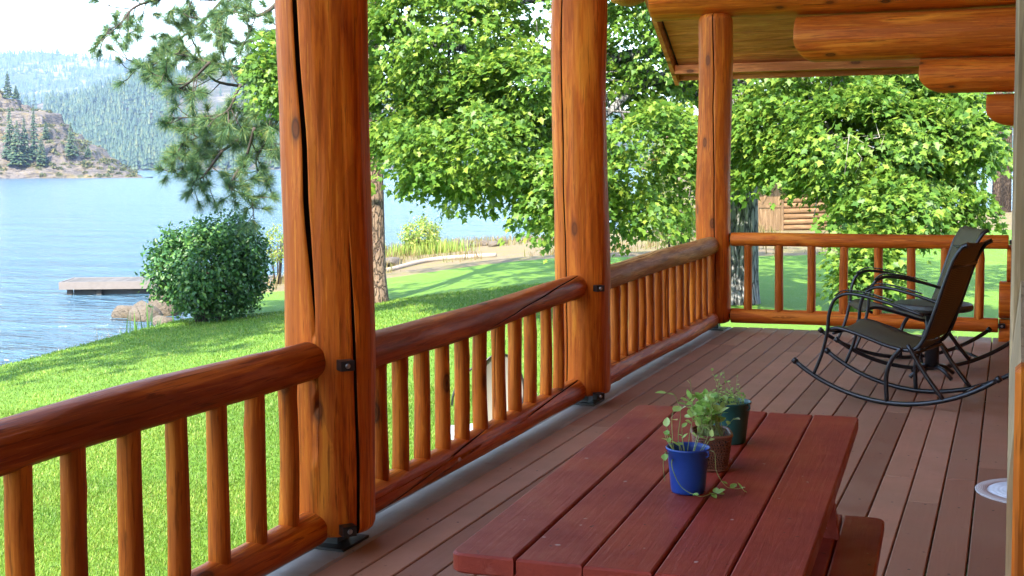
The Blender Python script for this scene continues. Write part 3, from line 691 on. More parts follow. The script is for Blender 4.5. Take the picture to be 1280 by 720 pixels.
# ------------------------------------------------------------------ picnic table and bench
ZTAB = .74
nl = on_z(561, 691, ZTAB); TROT = rad(2.6); TW, TL = .725, 1.74
tb = thing('picnic_table', 'dark red painted picnic table with a five plank top', 'table', (nl.x+TW/2, nl.y+TL/2, 0), TROT)
Mt = Matrix.Translation((nl.x, nl.y, 0)) @ Matrix.Rotation(TROT, 4, 'Z')
mb = MB(); pw = TW/5
def plank(mb, x0, x1, y0, y1, z0, z1, c, seed, corner=None, rnd=.06):
    rg2 = random.Random(seed); # outline with optional rounded outer corners, arrises eased
    out = [(x0, y0), (x1, y0), (x1, y1), (x0, y1)]
    pts = []
    for i, (px, py) in enumerate(out):
        if corner and i in corner:
            sx = 1 if px == x0 else -1; sy = 1 if py == y0 else -1; cx, cy = px+sx*rnd, py+sy*rnd
            a0 = {0: PI, 1: 1.5*PI, 2: 0, 3: .5*PI}[i]
            pts += [(cx+rnd*math.cos(a0+PI/2*k/5), cy+rnd*math.sin(a0+PI/2*k/5)) for k in range(6)]
        else: pts.append((px, py))
    cxm, cym = (x0+x1)/2, (y0+y1)/2
    def ins(p, e): return (p[0]+(e if p[0] < cxm else -e), p[1]+(e if p[1] < cym else -e))
    n = len(pts); vs = [(*ins(p, c), z0) for p in pts]+[(*p, z0+c) for p in pts]+[(*p, z1-c) for p in pts]+[(*ins(p, c*.4), z1-c*.3) for p in pts]+[(*ins(p, c), z1) for p in pts]
    fs = [tuple(range(n))[::-1], tuple(4*n+k for k in range(n))]
    for L in range(4):
        for k in range(n): fs.append((L*n+k, L*n+(k+1) % n, (L+1)*n+(k+1) % n, (L+1)*n+k))
    mb.add(vs, fs)
for k in range(5):
    cn = {0: (0, 3), 4: (1, 2)}.get(k); dy = [0, .004, -.003, .003, 0][k]
    plank(mb, k*pw+.0015, (k+1)*pw-.0025, dy, TL+dy*.7, ZTAB-.042, ZTAB+[.001, -.001, .0005, -.0015, 0][k], .005, k, cn, .026 if k == 0 else .018)
mb.build('tabletop', REDP, tb, Mt)
for yy in (.28, TL-.36):
    mb = MB(); mb.box(.05, TW-.05, yy, yy+.04, ZTAB-.14, ZTAB-.044, .004); mb.build('batten', REDP, tb, Mt)
    for s in (0, 1):
        mb = MB(); a = Vector((.12 if s == 0 else TW-.12, yy+.06, ZTAB-.045)); b = Vector((-.18 if s == 0 else TW+.18, yy+.06, .0))
        b = Vector((.02 if s == 0 else TW-.02, yy+.06, 0))
        mb.add([(p.x+dx, p.y+dy, p.z) for p in (b, a) for dx, dy in ((-.045, -.02), (.045, -.02), (.045, .02), (-.045, .02))], [(0, 3, 2, 1), (4, 5, 6, 7), (0, 1, 5, 4), (1, 2, 6, 5), (2, 3, 7, 6), (3, 0, 4, 7)])
        mb.build('leg', REDP, tb, Mt)
ZBN = .43
br = on_z(1106, 647, ZBN); BW, BL = .255, 1.74
bn = thing('bench', 'low red plank bench tucked under the right side of the picnic table', 'bench', (br.x-BW/2, br.y-BL/2, 0), TROT)
Mb = Matrix.Translation((br.x, br.y, 0)) @ Matrix.Rotation(TROT, 4, 'Z') @ Matrix.Translation((-BW, -BL, 0))
mb = MB(); plank(mb, 0, BW/2-.003, 0, BL, ZBN-.04, ZBN, .006, 1, (0, 3), .03); plank(mb, BW/2+.003, BW, 0, BL, ZBN-.04, ZBN-.001, .006, 2, (1, 2), .03); mb.build('seat', REDP, bn, Mb)
for yy in (.25, BL-.33):
    mb = MB(); mb.box(.03, BW-.03, yy, yy+.04, 0, ZBN-.042, .004); mb.build('leg', REDP, bn, Mb)

# ------------------------------------------------------------------ pots and plants
def bucket(name, label, cat, px, py, r0, r1, h, col, rough):
    p = on_z(px, py, ZTAB+.002); t = thing(name, label, cat, tuple(p))
    mt = m_plain(name+'_paint', col, rough, 0, .15, 15, .05)
    mb = MB(); mb.lathe([(r0-.004, 0), (r0, .0), (r0+.0015, .004), (r0+(r1-r0)*.5, h*.5), (r1-.001, h-.006), (r1+.002, h-.004), (r1+.003, h), (r1+.001, h+.002), (r1-.002, h), (r1-.003, h-.01), (r0-.003, .008), (0.001, .008)], 44); mb.build('bucket', mt, t, Matrix.Translation(p), True)
    mb = MB(); mb.lathe([(r1*.93, h*.82), (.001, h*.84)], 24, close=False); mb.build('soil', SOIL, t, Matrix.Translation(p))
    for s in (-1, 1):
        mb = MB(); mb.tube([(s*(r1+.001), 0, h-.018), (s*(r1+.009), 0, h-.012), (s*(r1+.008), 0, h-.002), (s*(r1), 0, h-.004)], .0022, 6); mb.build('handle_lug', mt, t, Matrix.Translation(p) @ Matrix.Rotation(-.4, 4, 'Z'))
    return p
SOIL = m_plain('potting_soil', (.045, .03, .02), .95, 0, .5, 90, .6)
P1 = bucket('blue_pot', 'small cobalt blue metal bucket pot in front on the table', 'pot', 860, 614, .0405, .0525, .110, (.008, .045, .24), .33)
P3 = bucket('green_pot', 'dark teal green metal bucket pot at the back of the three', 'pot', 912, 552, .045, .060, .118, (.010, .085, .075), .35)
# woven brown basket pot (rectangular, tapered, pierced)
p = on_z(889, 583, ZTAB+.002); P2 = p
t = thing('basket_pot', 'brown woven lattice basket pot between the two buckets', 'pot', tuple(p), rad(18))
Mk = Matrix.Translation(p) @ Matrix.Rotation(rad(18), 4, 'Z')
BASK = m_plain('brown_basket', (.16, .055, .03), .45, 0, .25, 30, .1)
mb = MB(); hb = .092
def rect_pt(u, z):                     # around a rounded rectangle
    a = 2*PI*u; c, s = math.cos(a), math.sin(a); k = (abs(c)**4+abs(s)**4)**-.25; f = .80+.20*z/hb
    return Vector((.050*f*k*c, .072*f*k*s, z))
for i in range(44):
    mb.tube([rect_pt(i/44+.012*math.sin(j*1.57), hb*j/8) for j in range(9)], .0021, 5)
for j in range(12):
    z = .004+hb*.96*j/11; mb.tube([rect_pt(i/44, z)*(1+.0) + Vector((0, 0, .0015*(1 if (i+j) % 2 else -1))) for i in range(45)], .0026, 5, False)
for z, r in ((hb, .005), (.003, .004)): mb.tube([rect_pt(i/44, z) for i in range(45)], r, 7, False)
mb.build('lattice', BASK, t, Mk, True)
mb = MB(); mb.add([tuple(rect_pt(i/32, .004)*.93) for i in range(32)]+[tuple(rect_pt(i/32, hb*.80)*.93) for i in range(32)], [tuple(range(32, 64))]+[(i, (i+1) % 32, 32+(i+1) % 32, 32+i) for i in range(32)]); mb.build('soil', SOIL, t, Mk)

LEAFV = np.array([[0, 0, 0], [.26, .22, .03], [.34, .50, .05], [.20, .80, .02], [0, 1, -.06], [-.20, .80, .02], [-.34, .50, .05], [-.26, .22, .03]])
def leaf_add(mb, p, d, up, s, wd=1.0):
    d = Vector(d).normalized(); x = d.cross(Vector(up)); x = x.normalized() if x.length > 1e-4 else Vector((1, 0, 0)); n = x.cross(d)
    mb.add([Vector(p)+x*(v[0]*s*wd)+d*(v[1]*s)+n*(v[2]*s) for v in LEAFV], [(0, 1, 2, 3, 4), (0, 4, 5, 6, 7)])
STEM = m_leaf('pale_stem', [(0, (.22, .32, .10)), (1, (.36, .42, .18))], .2, .5)
def plant(name, label, base, stems, nleaf, size, seed, parent_cat='plant'):
    rg2 = random.Random(seed); t = thing(name, label, parent_cat, tuple(base)); sm = MB(); lm = MB()
    for pts, lv, r in stems:
        c = spline(pts, 6); sm.tube(c, [r*(1-.5*i/len(c)) for i in range(len(c))], 5)
        for u, s in lv:
            i = min(len(c)-2, int(u*(len(c)-1))); q = c[i]; dr = (c[i+1]-c[i]).normalized()
            side = Vector((rg2.uniform(-1, 1), rg2.uniform(-1, 1), rg2.uniform(-.3, .4))); leaf_add(lm, q, dr*.4+side, (rg2.uniform(-.3, .3), rg2.uniform(-.8, .2), 1), s, rg2.uniform(.9, 1.2))
    sm.build('stem', STEM, t, None, True); lm.build('foliage', SPROUT, t)
rg = random.Random(12); CR = Vector((RT.x, RT.y, 0)); CF = Vector((FW.x, FW.y, 0)); UP = Vector((0, 0, 1))
def off(b, r, f, u): return b + CR*r + CF*f + UP*u
st = []
b = P1 + UP*.092; pm = 3.12/1600       # metres per photo pixel at the blue pot
def vp(px, py, f=0.0): return P1 + CR*((px-860)*pm) + UP*max(.006, (614-py)*pm) + CF*f
st.append(([vp(852, 575), vp(848, 545, .01), vp(850, 515, .0), vp(842, 490, -.01), vp(830, 486, -.02)], [(1., .03), (.75, .022), (.55, .02)], .0014))
st.append(([vp(845, 572), vp(838, 552), vp(836, 540), vp(832, 530)], [(1., .028), (.6, .022)], .0013))
st.append(([vp(848, 570), vp(840, 556, -.02), vp(838, 520, -.02), vp(840, 508, -.02)], [(1., .03), (.7, .026)], .0013))
st.append(([vp(840, 570), vp(830, 562, -.02), vp(827, 576, -.025), vp(829, 598, -.025)], [(.4, .026), (.5, .02), (.3, .02)], .0013))
st.append(([vp(842, 568), vp(836, 575, -.055), vp(847, 600, -.06), vp(868, 612, -.07), vp(885, 621, -.05), vp(893, 622, -.04)], [(.55, .02), (.97, .03), (.98, .026), (1, .026), (.93, .022), (.86, .018)], .0014))
st.append(([vp(872, 565), vp(890, 560, -.03), vp(894, 585, -.02), vp(905, 604, -.02), vp(918, 611, 0), vp(930, 612, 0)], [(.55, .016), (.75, .024), (.97, .024), (1., .026), (.93, .018)], .0013))
st.append(([vp(858, 572), vp(862, 540), vp(866, 512), vp(862, 470)], [(.5, .02), (.8, .016), (1., .014)], .0012))
st.append(([vp(862, 572), vp(872, 550), vp(880, 520, .02), vp(890, 487, .03)], [(.6, .03), (1., .03)], .0012))
for k in range(9):
    a = rg.uniform(0, 6.28); st.append(([off(b, .03*math.cos(a), .03*math.sin(a), 0), off(b, .05*math.cos(a), .05*math.sin(a), .03), off(b, .06*math.cos(a), .05*math.sin(a), rg.uniform(.03, .07))], [(1., .02), (.6, .018)], .0012))
plant('vine_plant', 'trailing vine with heart shaped leaves spilling out of the blue bucket', P1+UP*.09, st, 0, 0, 3)
st = []
for k in range(58):
    a = rg.uniform(0, 6.28); rr = math.sqrt(rg.random()); base = P2 + Mk.to_3x3() @ Vector((.036*rr*math.cos(a), .055*rr*math.sin(a), .075)); h = rg.uniform(.05, .12); l = Vector((rg.uniform(-1, 1), rg.uniform(-1, 1), 0))*.042+CR*-.012
    st.append(([base, base+l*.35+UP*h*.55, base+l+UP*h], [(1., rg.uniform(.024, .036)), (.97, rg.uniform(.02, .032)), (.7, .02)], .0013))
plant('seedling_plant', 'dense clump of light green seedlings growing in the brown basket', P2+UP*.07, st, 0, 0, 4)
st = []
for k in range(46):
    a = rg.uniform(0, 6.28); rr = math.sqrt(rg.random()); base = P3 + Vector((.045*rr*math.cos(a), .045*rr*math.sin(a), .098)); h = rg.uniform(.025, .06) + (.05 if k % 9 == 0 else 0); l = Vector((rg.uniform(-1, 1), rg.uniform(-1, 1), 0))*.03 - CR*.012
    st.append(([base, base+l*.4+UP*h*.6, base+l+UP*h], [(1., .011), (.8, .009), (.6, .010), (.45, .008)], .0009))
plant('herb_plant', 'fine leaved herb seedlings growing in the teal bucket', P3+UP*.09, st, 0, 0, 5)

# ------------------------------------------------------------------ rocking chairs
def rocking_chair(label, cx, cy, heading):
    # local frame: +x front, z up, y side
    t = thing('rocking_chair', label, 'rocking chair', (cx, cy, 0), heading, 'rocking chairs on the porch')
    hw = .275; R = 1.12
    def arc(x): return R+.016-math.sqrt(R*R-x*x)
    for s in (-1, 1):
        y = s*hw
        mb = MB(); mb.tube([(x, y, arc(x)) for x in np.linspace(-.66, .66, 30)], .0155, 10); rk = mb.build('rocker', CHAIRM, t, None, True, True)
        for xe in (-.66, .66):
            mb = MB(); mb.tube([(xe*.985, y, arc(xe)-.008), (xe*1.02, y, arc(xe)+.012)], .021, 10); mb.build('end_cap', CHAIRM, rk, None, True, True)
        mb = MB(); mb.tube(spline([(.53, y, arc(.53)), (.47, y, .30), (.435, y, .45), (.425, y, .56), (.39, y, .655), (.315, y, .700), (.20, y, .695), (.02, y, .655), (-.20, y, .59)], 6), .0115, 10); mb.build('arm_frame', CHAIRM, t, None, True, True)
        mb = MB(); ap = spline([(.385, y, .690), (.32, y, .727), (.20, y, .722), (.08, y, .697), (.0, y, .676)], 6)
        for a, b in zip(ap[:-1], ap[1:]):
            mb.add([(a.x, a.y-.019, a.z), (a.x, a.y+.019, a.z), (b.x, b.y+.019, b.z), (b.x, b.y-.019, b.z), (a.x, a.y-.019, a.z-.007), (a.x, a.y+.019, a.z-.007), (b.x, b.y+.019, b.z-.007), (b.x, b.y-.019, b.z-.007)], [(0, 3, 2, 1), (4, 5, 6, 7), (0, 1, 5, 4), (2, 3, 7, 6), (0, 4, 7, 3), (1, 2, 6, 5)])
        mb.build('armrest', CHAIRM, t, None, True, True)
        mb = MB(); mb.tube(spline([(-.06, y, .375), (.0, y, .30), (.035, y, .19), (.03, y, arc(.03))], 5), .0145, 9); mb.build('middle_leg', CHAIRM, t, None, True, True)
        mb = MB(); mb.tube(spline([(-.10, y, .40), (-.20, y, .24), (-.33, y, arc(-.33)+.005)], 5), .0145, 9); mb.build('rear_leg', CHAIRM, t, None, True, True)
        mb = MB(); mb.tube(spline([(.44, y*.93, .455), (.36, y*.93, .470), (.20, y*.93, .43), (.02, y*.93, .375), (-.12, y*.93, .365), (-.19, y*.93, .43), (-.255, y*.93, .60), (-.32, y*.93, .80), (-.37, y*.93, .94), (-.42, y*.93, 1.02), (-.46, y*.93, 1.045)], 6), .0125, 9); mb.build('side_rail', CHAIRM, t, None, True, True)
    for (x, z) in ((.40, .435), (-.14, .345), (-.36, .90)):
        mb = MB(); mb.tube([(x, -hw*.93, z), (x, hw*.93, z)], .011, 8); mb.build('crossbar', CHAIRM, t, None, True, True)
    for x in (-.40,):
        mb = MB(); mb.tube([(x, -hw, arc(x)), (x, hw, arc(x))], .011, 8); mb.build('rocker_bar', CHAIRM, t, None, True, True)
    prof = spline([(.455, 0, .445), (.40, 0, .478), (.30, 0, .468), (.16, 0, .425), (.02, 0, .388), (-.11, 0, .378), (-.175, 0, .43)], 5)
    pback = spline([(-.175, 0, .43), (-.255, 0, .62), (-.315, 0, .80), (-.365, 0, .95), (-.41, 0, 1.035), (-.455, 0, 1.06)], 5)
    def sheet(name, pr, dip):
        n = 9; vs = []; fs = []
        for side in (0, 1):
            for i, p in enumerate(pr):
                q = pr[min(i+1, len(pr)-1)]-pr[max(i-1, 0)]; nn = Vector((-q.z, 0, q.x)).normalized(); nn = nn if nn.z > 0 or (abs(nn.z) < .5 and nn.x > 0) else -nn
                for k in range(n):
                    u = k/(n-1)*2-1; vs.append(Vector((p.x, u*hw*.93, p.z)) - nn*(dip*(1-u*u) + side*.006))
        m_ = len(pr); N_ = m_*n
        for i in range(m_-1):
            for k in range(n-1):
                a = i*n+k; fs.append((a, a+1, a+n+1, a+n)); fs.append((N_+a, N_+a+n, N_+a+n+1, N_+a+1))
        for i in range(m_-1):
            for k in (0, n-1): a = i*n+k; fs.append((a, a+n, N_+a+n, N_+a))
        for k in range(n-1):
            for i in (0, m_-1): a = i*n+k; fs.append((a, a+1, N_+a+1, N_+a))
        link(name, mesh(name, vs, fs), SLING, t, None, True, True)
    sheet('seat', prof, .022); sheet('backrest', pback, .014)
    return t
ca = on_z(1155, 502, 0)
rocking_chair('nearer rocking chair with its dark woven back turned to the table', ca.x-.115, ca.y+.05, PI-rad(15))
cb_ = on_z(1150, 458, 0)
rocking_chair('farther rocking chair behind the other, its lighter back front showing', cb_.x-.045, cb_.y+.08, PI+rad(20))
ct = on_z(1166, 378, .545)
ts = thing('side_table', 'small dark round edged side table standing beyond the rocking chairs', 'side table', (ct.x, ct.y, 0))
TOPM = m_plain('dark_table_top', (.030, .030, .022), .5, 0, .3, 30)
mb = MB(); mb.lathe([(.25, .49), (.272, .497), (.28, .515), (.272, .538), (.25, .545)], 40); mb.build('table_top', TOPM, ts, Matrix.Translation((ct.x, ct.y, 0)), False)
mb = MB(); mb.tube([(0, 0, .08), (0, 0, .488)], [.05, .05], 16); mb.lathe([(.07, .45), (.10, .488)], 20); mb.build('pedestal', CHAIRM, ts, Matrix.Translation((ct.x, ct.y, 0)), True)
for k in range(4):
    a = PI/4+k*PI/2; mb = MB(); mb.tube([(0, 0, .10), (.12*math.cos(a), .14*math.sin(a), .07), (.20*math.cos(a), .20*math.sin(a), .016)], .015, 8); mb.build('foot', CHAIRM, ts, Matrix.Translation((ct.x, ct.y, 0)), True)

# round pale mat by the wall
cm = on_z(1294, 616, .004); 
mt_ = thing('round_mat', 'round whitish woven mat lying on the deck beside the wall', 'mat', (cm.x, cm.y, .002))
mm = NT('mat_centre'); v = mm.coords('Object'); nz = mm.noise(v, 30, 4, .6); wv = mm.n('ShaderNodeTexWave', wave_type='RINGS', rings_direction='Z'); mm.l(v, wv.inputs[0]); wv.inputs['Scale'].default_value = 14; wv.inputs['Distortion'].default_value = 2
mm.fin(mm.mix(mm.ramp(nz, [(.45, 0.), (.6, .6)]), (.62, .63, .66), (.45, .47, .50)), .85, mm.bump(wv.outputs['Fac'], .4, .004)); 
mr = NT('mat_border'); v = mr.coords('Object'); wv = mr.n('ShaderNodeTexWave', wave_type='RINGS', rings_direction='Z'); mr.l(v, wv.inputs[0]); wv.inputs['Scale'].default_value = 40; wv.inputs['Distortion'].default_value = 3
mr.fin(mr.mix(wv.outputs['Fac'], (.42, .36, .34), (.60, .56, .53)), .9, mr.bump(wv.outputs['Fac'], .5, .004))
rm = .265
mb = MB(); mb.lathe([(rm-.055, .004), (rm-.05, .010), (rm-.004, .010), (rm+.002, .006), (rm, .001)], 56, close=False); mb.build('border', mr.m, mt_, Matrix.Translation((cm.x, cm.y, 0)), True)
mb = MB(); mb.lathe([(rm-.052, .001), (rm-.056, .008), (.001, .008)], 56, close=False); mb.build('centre', mm.m, mt_, Matrix.Translation((cm.x, cm.y, 0)), True)

# ------------------------------------------------------------------ dish on the lawn
gp, gd = on_ground(622, 548)
ds = thing('satellite_dish', 'grey oval dish with a dark rim standing on the lawn beyond the middle railing', 'dish', tuple(gp))
Md = Matrix.Translation(gp) @ Matrix.Rotation(math.atan2(CAMPOS.y-gp.y, CAMPOS.x-gp.x)+rad(20), 4, 'Z')
GREY = m_plain('dish_grey', (.22, .205, .185), .45, 0, .1, 8, .05)
WHT = m_plain('white_plastic', (.40, .44, .48), .4, 0, .08, 8, .03)
def dish(name, c, ry, rz, depth, mat, mw, par):
    mb = MB(); n = 40; rings = [0.02, .3, .6, .85, 1.0]; vs = []; fs = []
    for f in rings:
        for k in range(n): a = 2*PI*k/n; vs.append((c[0]+depth*(1-f*f)*-1, c[1]+ry*f*math.cos(a), c[2]+rz*f*math.sin(a)))
    for i in range(len(rings)-1):
        for k in range(n): fs.append((i*n+k, i*n+(k+1) % n, (i+1)*n+(k+1) % n, (i+1)*n+k))
    fs.append(tuple(range(n))[::-1]); mb.add(vs, fs); return mb.build(name, mat, par, mw, True)
dish('reflector', (0, .02, .40), .225, .335, .06, GREY, Md, ds)
mb = MB(); mb.tube([(0, .02+.226*math.cos(a), .40+.336*math.sin(a)) for a in np.linspace(0, 2*PI, 45)], .009, 7, False); mb.build('rim', IRON, ds, Md, True)
mb = MB(); mb.tube([(-.07, .02, .38), (-.16, .02, .30), (-.16, .02, -.1)], .022, 10); mb.build('mast', IRON, ds, Md, True)
mb = MB(); mb.box(-.24, -.10, .22, .42, .16, .36, .015); mb.build('receiver_box', WHT, ds, Md)
mb = MB(); mb.tube([(-.17, -.0+.36*math.cos(a), .28+.36*math.sin(a)) for a in np.linspace(0, PI, 16)], .010, 7); mb.build('handle', IRON, ds, Md, True)
mb = MB(); mb.box(-.22, .16, -.44, -.12, .015, .10, .02); mb.build('base_block', WHT, ds, Md)

# ------------------------------------------------------------------ vegetation
# maple leaf: two folded halves, pointed lobes
ML = np.array([[0, 0, 0], [.30, .02, .02], [.22, .22, .03], [.56, .42, .0], [.26, .52, .04], [.0, 1.0, -.06]])
MLm = ML*np.array([-1, 1, 1])
def leaves(P, N_, D_, S, tmpl='maple'):
    # P centres, N normals, D tip direction, S size -> verts, 6-gon faces
    D_ = D_/np.linalg.norm(D_, axis=1, keepdims=True); X = np.cross(D_, N_); X /= np.linalg.norm(X, axis=1, keepdims=True)+1e-9; Nn = np.cross(X, D_)
    if tmpl == 'maple': T = np.vstack([ML, MLm[1:5]]); f1 = [0, 1, 2, 3, 4, 5]; f2 = [0, 5, 9, 8, 7, 6]
    else: T = np.array([[0, 0, 0], [.22, .2, .04], [.30, .5, .06], [.14, .85, .0], [0, 1, -.05], [-.22, .2, .04], [-.30, .5, .06], [-.14, .85, 0]]); f1 = [0, 1, 2, 3, 4]; f2 = [0, 4, 7, 6, 5]
    V = P[:, None]+(X[:, None]*T[None, :, 0:1]+D_[:, None]*(T[None, :, 1:2]-.4)+Nn[:, None]*T[None, :, 2:3])*S[:, None, None]
    n = len(P); k = len(T); b = (np.arange(n)*k)[:, None]
    F = np.stack([np.array(f1)[None]+b, np.array(f2)[None]+b], 1).reshape(-1, len(f1))
    return V.reshape(-1, 3), F
def sprays(centres, outward, nper, rad_, flat, size, rg, droop=.4):
    n = len(centres); c = np.repeat(centres, nper, 0); o = np.repeat(outward, nper, 0); m = len(c)
    # each spray is a tilted flat layer
    tn = np.stack([rg.normal(0, .35, n), rg.normal(0, .35, n), np.ones(n)], -1)+outward*.55; tn /= np.linalg.norm(tn, axis=1, keepdims=True); tn = np.repeat(tn, nper, 0)
    rsp = np.repeat(rg.uniform(.6, 1.3, n)*rad_, nper)
    q = rg.normal(0, 1, (m, 3)); q /= np.linalg.norm(q, axis=1, keepdims=True); q *= (rg.uniform(0, 1, m)**.45)[:, None]
    q = q*rsp[:, None]; along = np.sum(q*tn, 1, keepdims=True); q = q - tn*along*(1-flat)
    P = c+q; P[:, 2] -= droop*np.sum(q[:, :2]**2, 1)/rad_
    Nn = tn + rg.normal(0, .38, (m, 3)); D = q*1.2/rad_ + o*.5 + rg.normal(0, .5, (m, 3)) + np.array([0, 0, -.55])
    return leaves(P, Nn, D, rg.uniform(.5, 1.3, m)*size)
def lobe_points(lobes, rg, shell=.5):
    C = []; O = []
    for (px, py, d, rx, rz, ry, cnt) in lobes:
        c = np.array(at(px, py, d)); k = d/F0
        q = rg.normal(0, 1, (cnt, 3)); q /= np.linalg.norm(q, axis=1, keepdims=True); rr = shell+(1-shell)*rg.uniform(0, 1, cnt)**.6
        q2 = q*rr[:, None]; w = np.array([RT.x, RT.y, 0])[None]*q2[:, :1]*rx*k + np.array([FW.x, FW.y, 0])[None]*q2[:, 1:2]*ry + np.array([0, 0, 1.])[None]*q2[:, 2:]*rz*k
        C.append(c+w); O.append(q)
    return np.vstack(C), np.vstack(O)
def drop(C, O, holes, rg):             # leave gaps where light shows through
    keep = np.ones(len(C), bool); Rm = np.array(CAMROT.inverted()); q = (C-np.array(CAMPOS))@Rm.T
    px = 640+F0*q[:, 0]/-q[:, 2]; py = PY-F0*q[:, 1]/-q[:, 2]
    for (hx, hy, hr) in holes: keep &= ((px-hx)**2+(py-hy)**2 > hr*hr)
    return C[keep], O[keep]

def tree_limbs(base, top, pts, r0, r1, mbt):
    mbt.tube(spline([base]+pts+[top], 5), np.linspace(r0, r1, 5*(len(pts)+1)+1).tolist(), 9)
def maple():
    rg = np.random.default_rng(101); g, d = on_ground(922, 379)
    t = thing('maple_tree', 'big leafy maple with low hanging boughs beyond the porch railing', 'tree', tuple(g))
    mb = MB(); top = g+Vector((.1, .2, 6.5)); prof = [(0, .40), (.06, .32), (.2, .27), (.5, .25), (1, .24)]
    pts = []; rs = []
    for i in range(26):
        u = i/25; pts.append(g+Vector((.06*math.sin(u*5), .05*math.cos(u*4), -.1+6.6*u))); rs.append(np.interp(u, [p[0] for p in prof], [p[1] for p in prof])*(1+.05*math.sin(9*u)))
    mb.tube(pts, rs, 20); mb.build('trunk', MBARK, t, None, True)
    tops = [(560, 90, 20.5), (600, 180, 19.8), (500, 60, 21.5), (700, 200, 19.3), (800, 60, 21), (700, -100, 22), (1080, 150, 18.8), (1170, 120, 19), (1000, 120, 20), (1090, 260, 17.8), (350, 60, 20.5), (900, -200, 23)]
    bm_ = MB()
    for i, (px, py, dd) in enumerate(tops):
        e = at(px, py, dd); s = pts[12+(i*5) % 12]; mid = (s+e)/2+Vector((0, 0, rg.uniform(.2, .8))); mid2 = s.lerp(e, .75)+Vector((rg.uniform(-.3, .3), rg.uniform(-.3, .3), .3))
        if i == 4: mid = at(850, 85, d-.6)
        c = spline([s, mid, mid2, e], 6); bm_.tube(c, np.linspace(.12 if i != 4 else .15, .018, len(c)).tolist(), 8)
        for k in range(7):
            q = c[6+int(rg.uniform(0, len(c)-7))]; e2 = q+Vector(rg.normal(0, .55, 3)); bm_.tube([q, (q+e2)/2+Vector((0, 0, .08)), e2], [.025, .015, .006], 6)
    bm_.build('branches', MBARK, t, None, True)
    dm = MB()
    for k in range(5):
        a = at(1080+rg.uniform(-25, 25), 185+rg.uniform(-12, 12), 17.4); dm.tube([a, a+Vector(rg.normal(0, .12, 3)), a+Vector(rg.normal(0, .3, 3))], [.006, .004, .002], 4)
    dm.build('dead_twig', DEAD, t, None, True)
    lobes = [(560, 45, 20.3, 120, 95, 1.9, 105), (600, 180, 19.4, 125, 75, 1.5, 105), (700, 235, 18.9, 55, 62, 1.0, 46), (515, 140, 20.6, 75, 85, 1.4, 66), (805, 50, 21, 85, 95, 1.5, 62), (800, 195, 19.8, 75, 95, 1.4, 85), (700, -40, 21, 200, 80, 2.6, 85),
             (985, 165, 20, 85, 80, 1.4, 84), (1080, 175, 18.6, 105, 85, 1.4, 140), (1175, 165, 18.6, 68, 72, 1.1, 75), (1110, 255, 17.6, 70, 45, .8, 46), (1085, 330, 17.2, 42, 52, .5, 32), (1010, 218, 19.3, 65, 30, .9, 26), (343, 85, 20.2, 26, 48, .5, 22), (1070, 60, 19.8, 150, 75, 1.8, 110), (430, 40, 21, 70, 80, 1.2, 40), (930, 190, 20.8, 70, 70, 1.0, 40), (650, 110, 19.2, 90, 60, 1.0, 60), (1200, 255, 18, 40, 28, .5, 12)]
    C, O = lobe_points(lobes, rg); C, O = drop(C, O, [(800, 62, 17), (775, 82, 12), (815, 88, 12), (690, 72, 12), (565, 32, 13), (478, 92, 12), (600, 195, 12), (560, 245, 10), (1015, 262, 24), (985, 268, 50), (1237, 222, 18), (1150, 330, 18), (846, 232, 20), (640, 290, 22), (660, 330, 12)], rg)
    V, F = sprays(C, O, 94, .47, .32, .103, rg); 
    # coarse upper crown, above the frame
    C2, O2 = lobe_points([(760, -330, 22, 430, 240, 5.0, 260), (1150, -150, 21, 200, 150, 3, 70)], rg, .55)
    V2, F2 = sprays(C2, O2, 30, .9, .4, .26, rg)
    link('crown', mesh_np('maple_crown', np.vstack([V, V2]), np.vstack([F, F2+len(V)])), MAPLE, t, smooth=False)
maple()

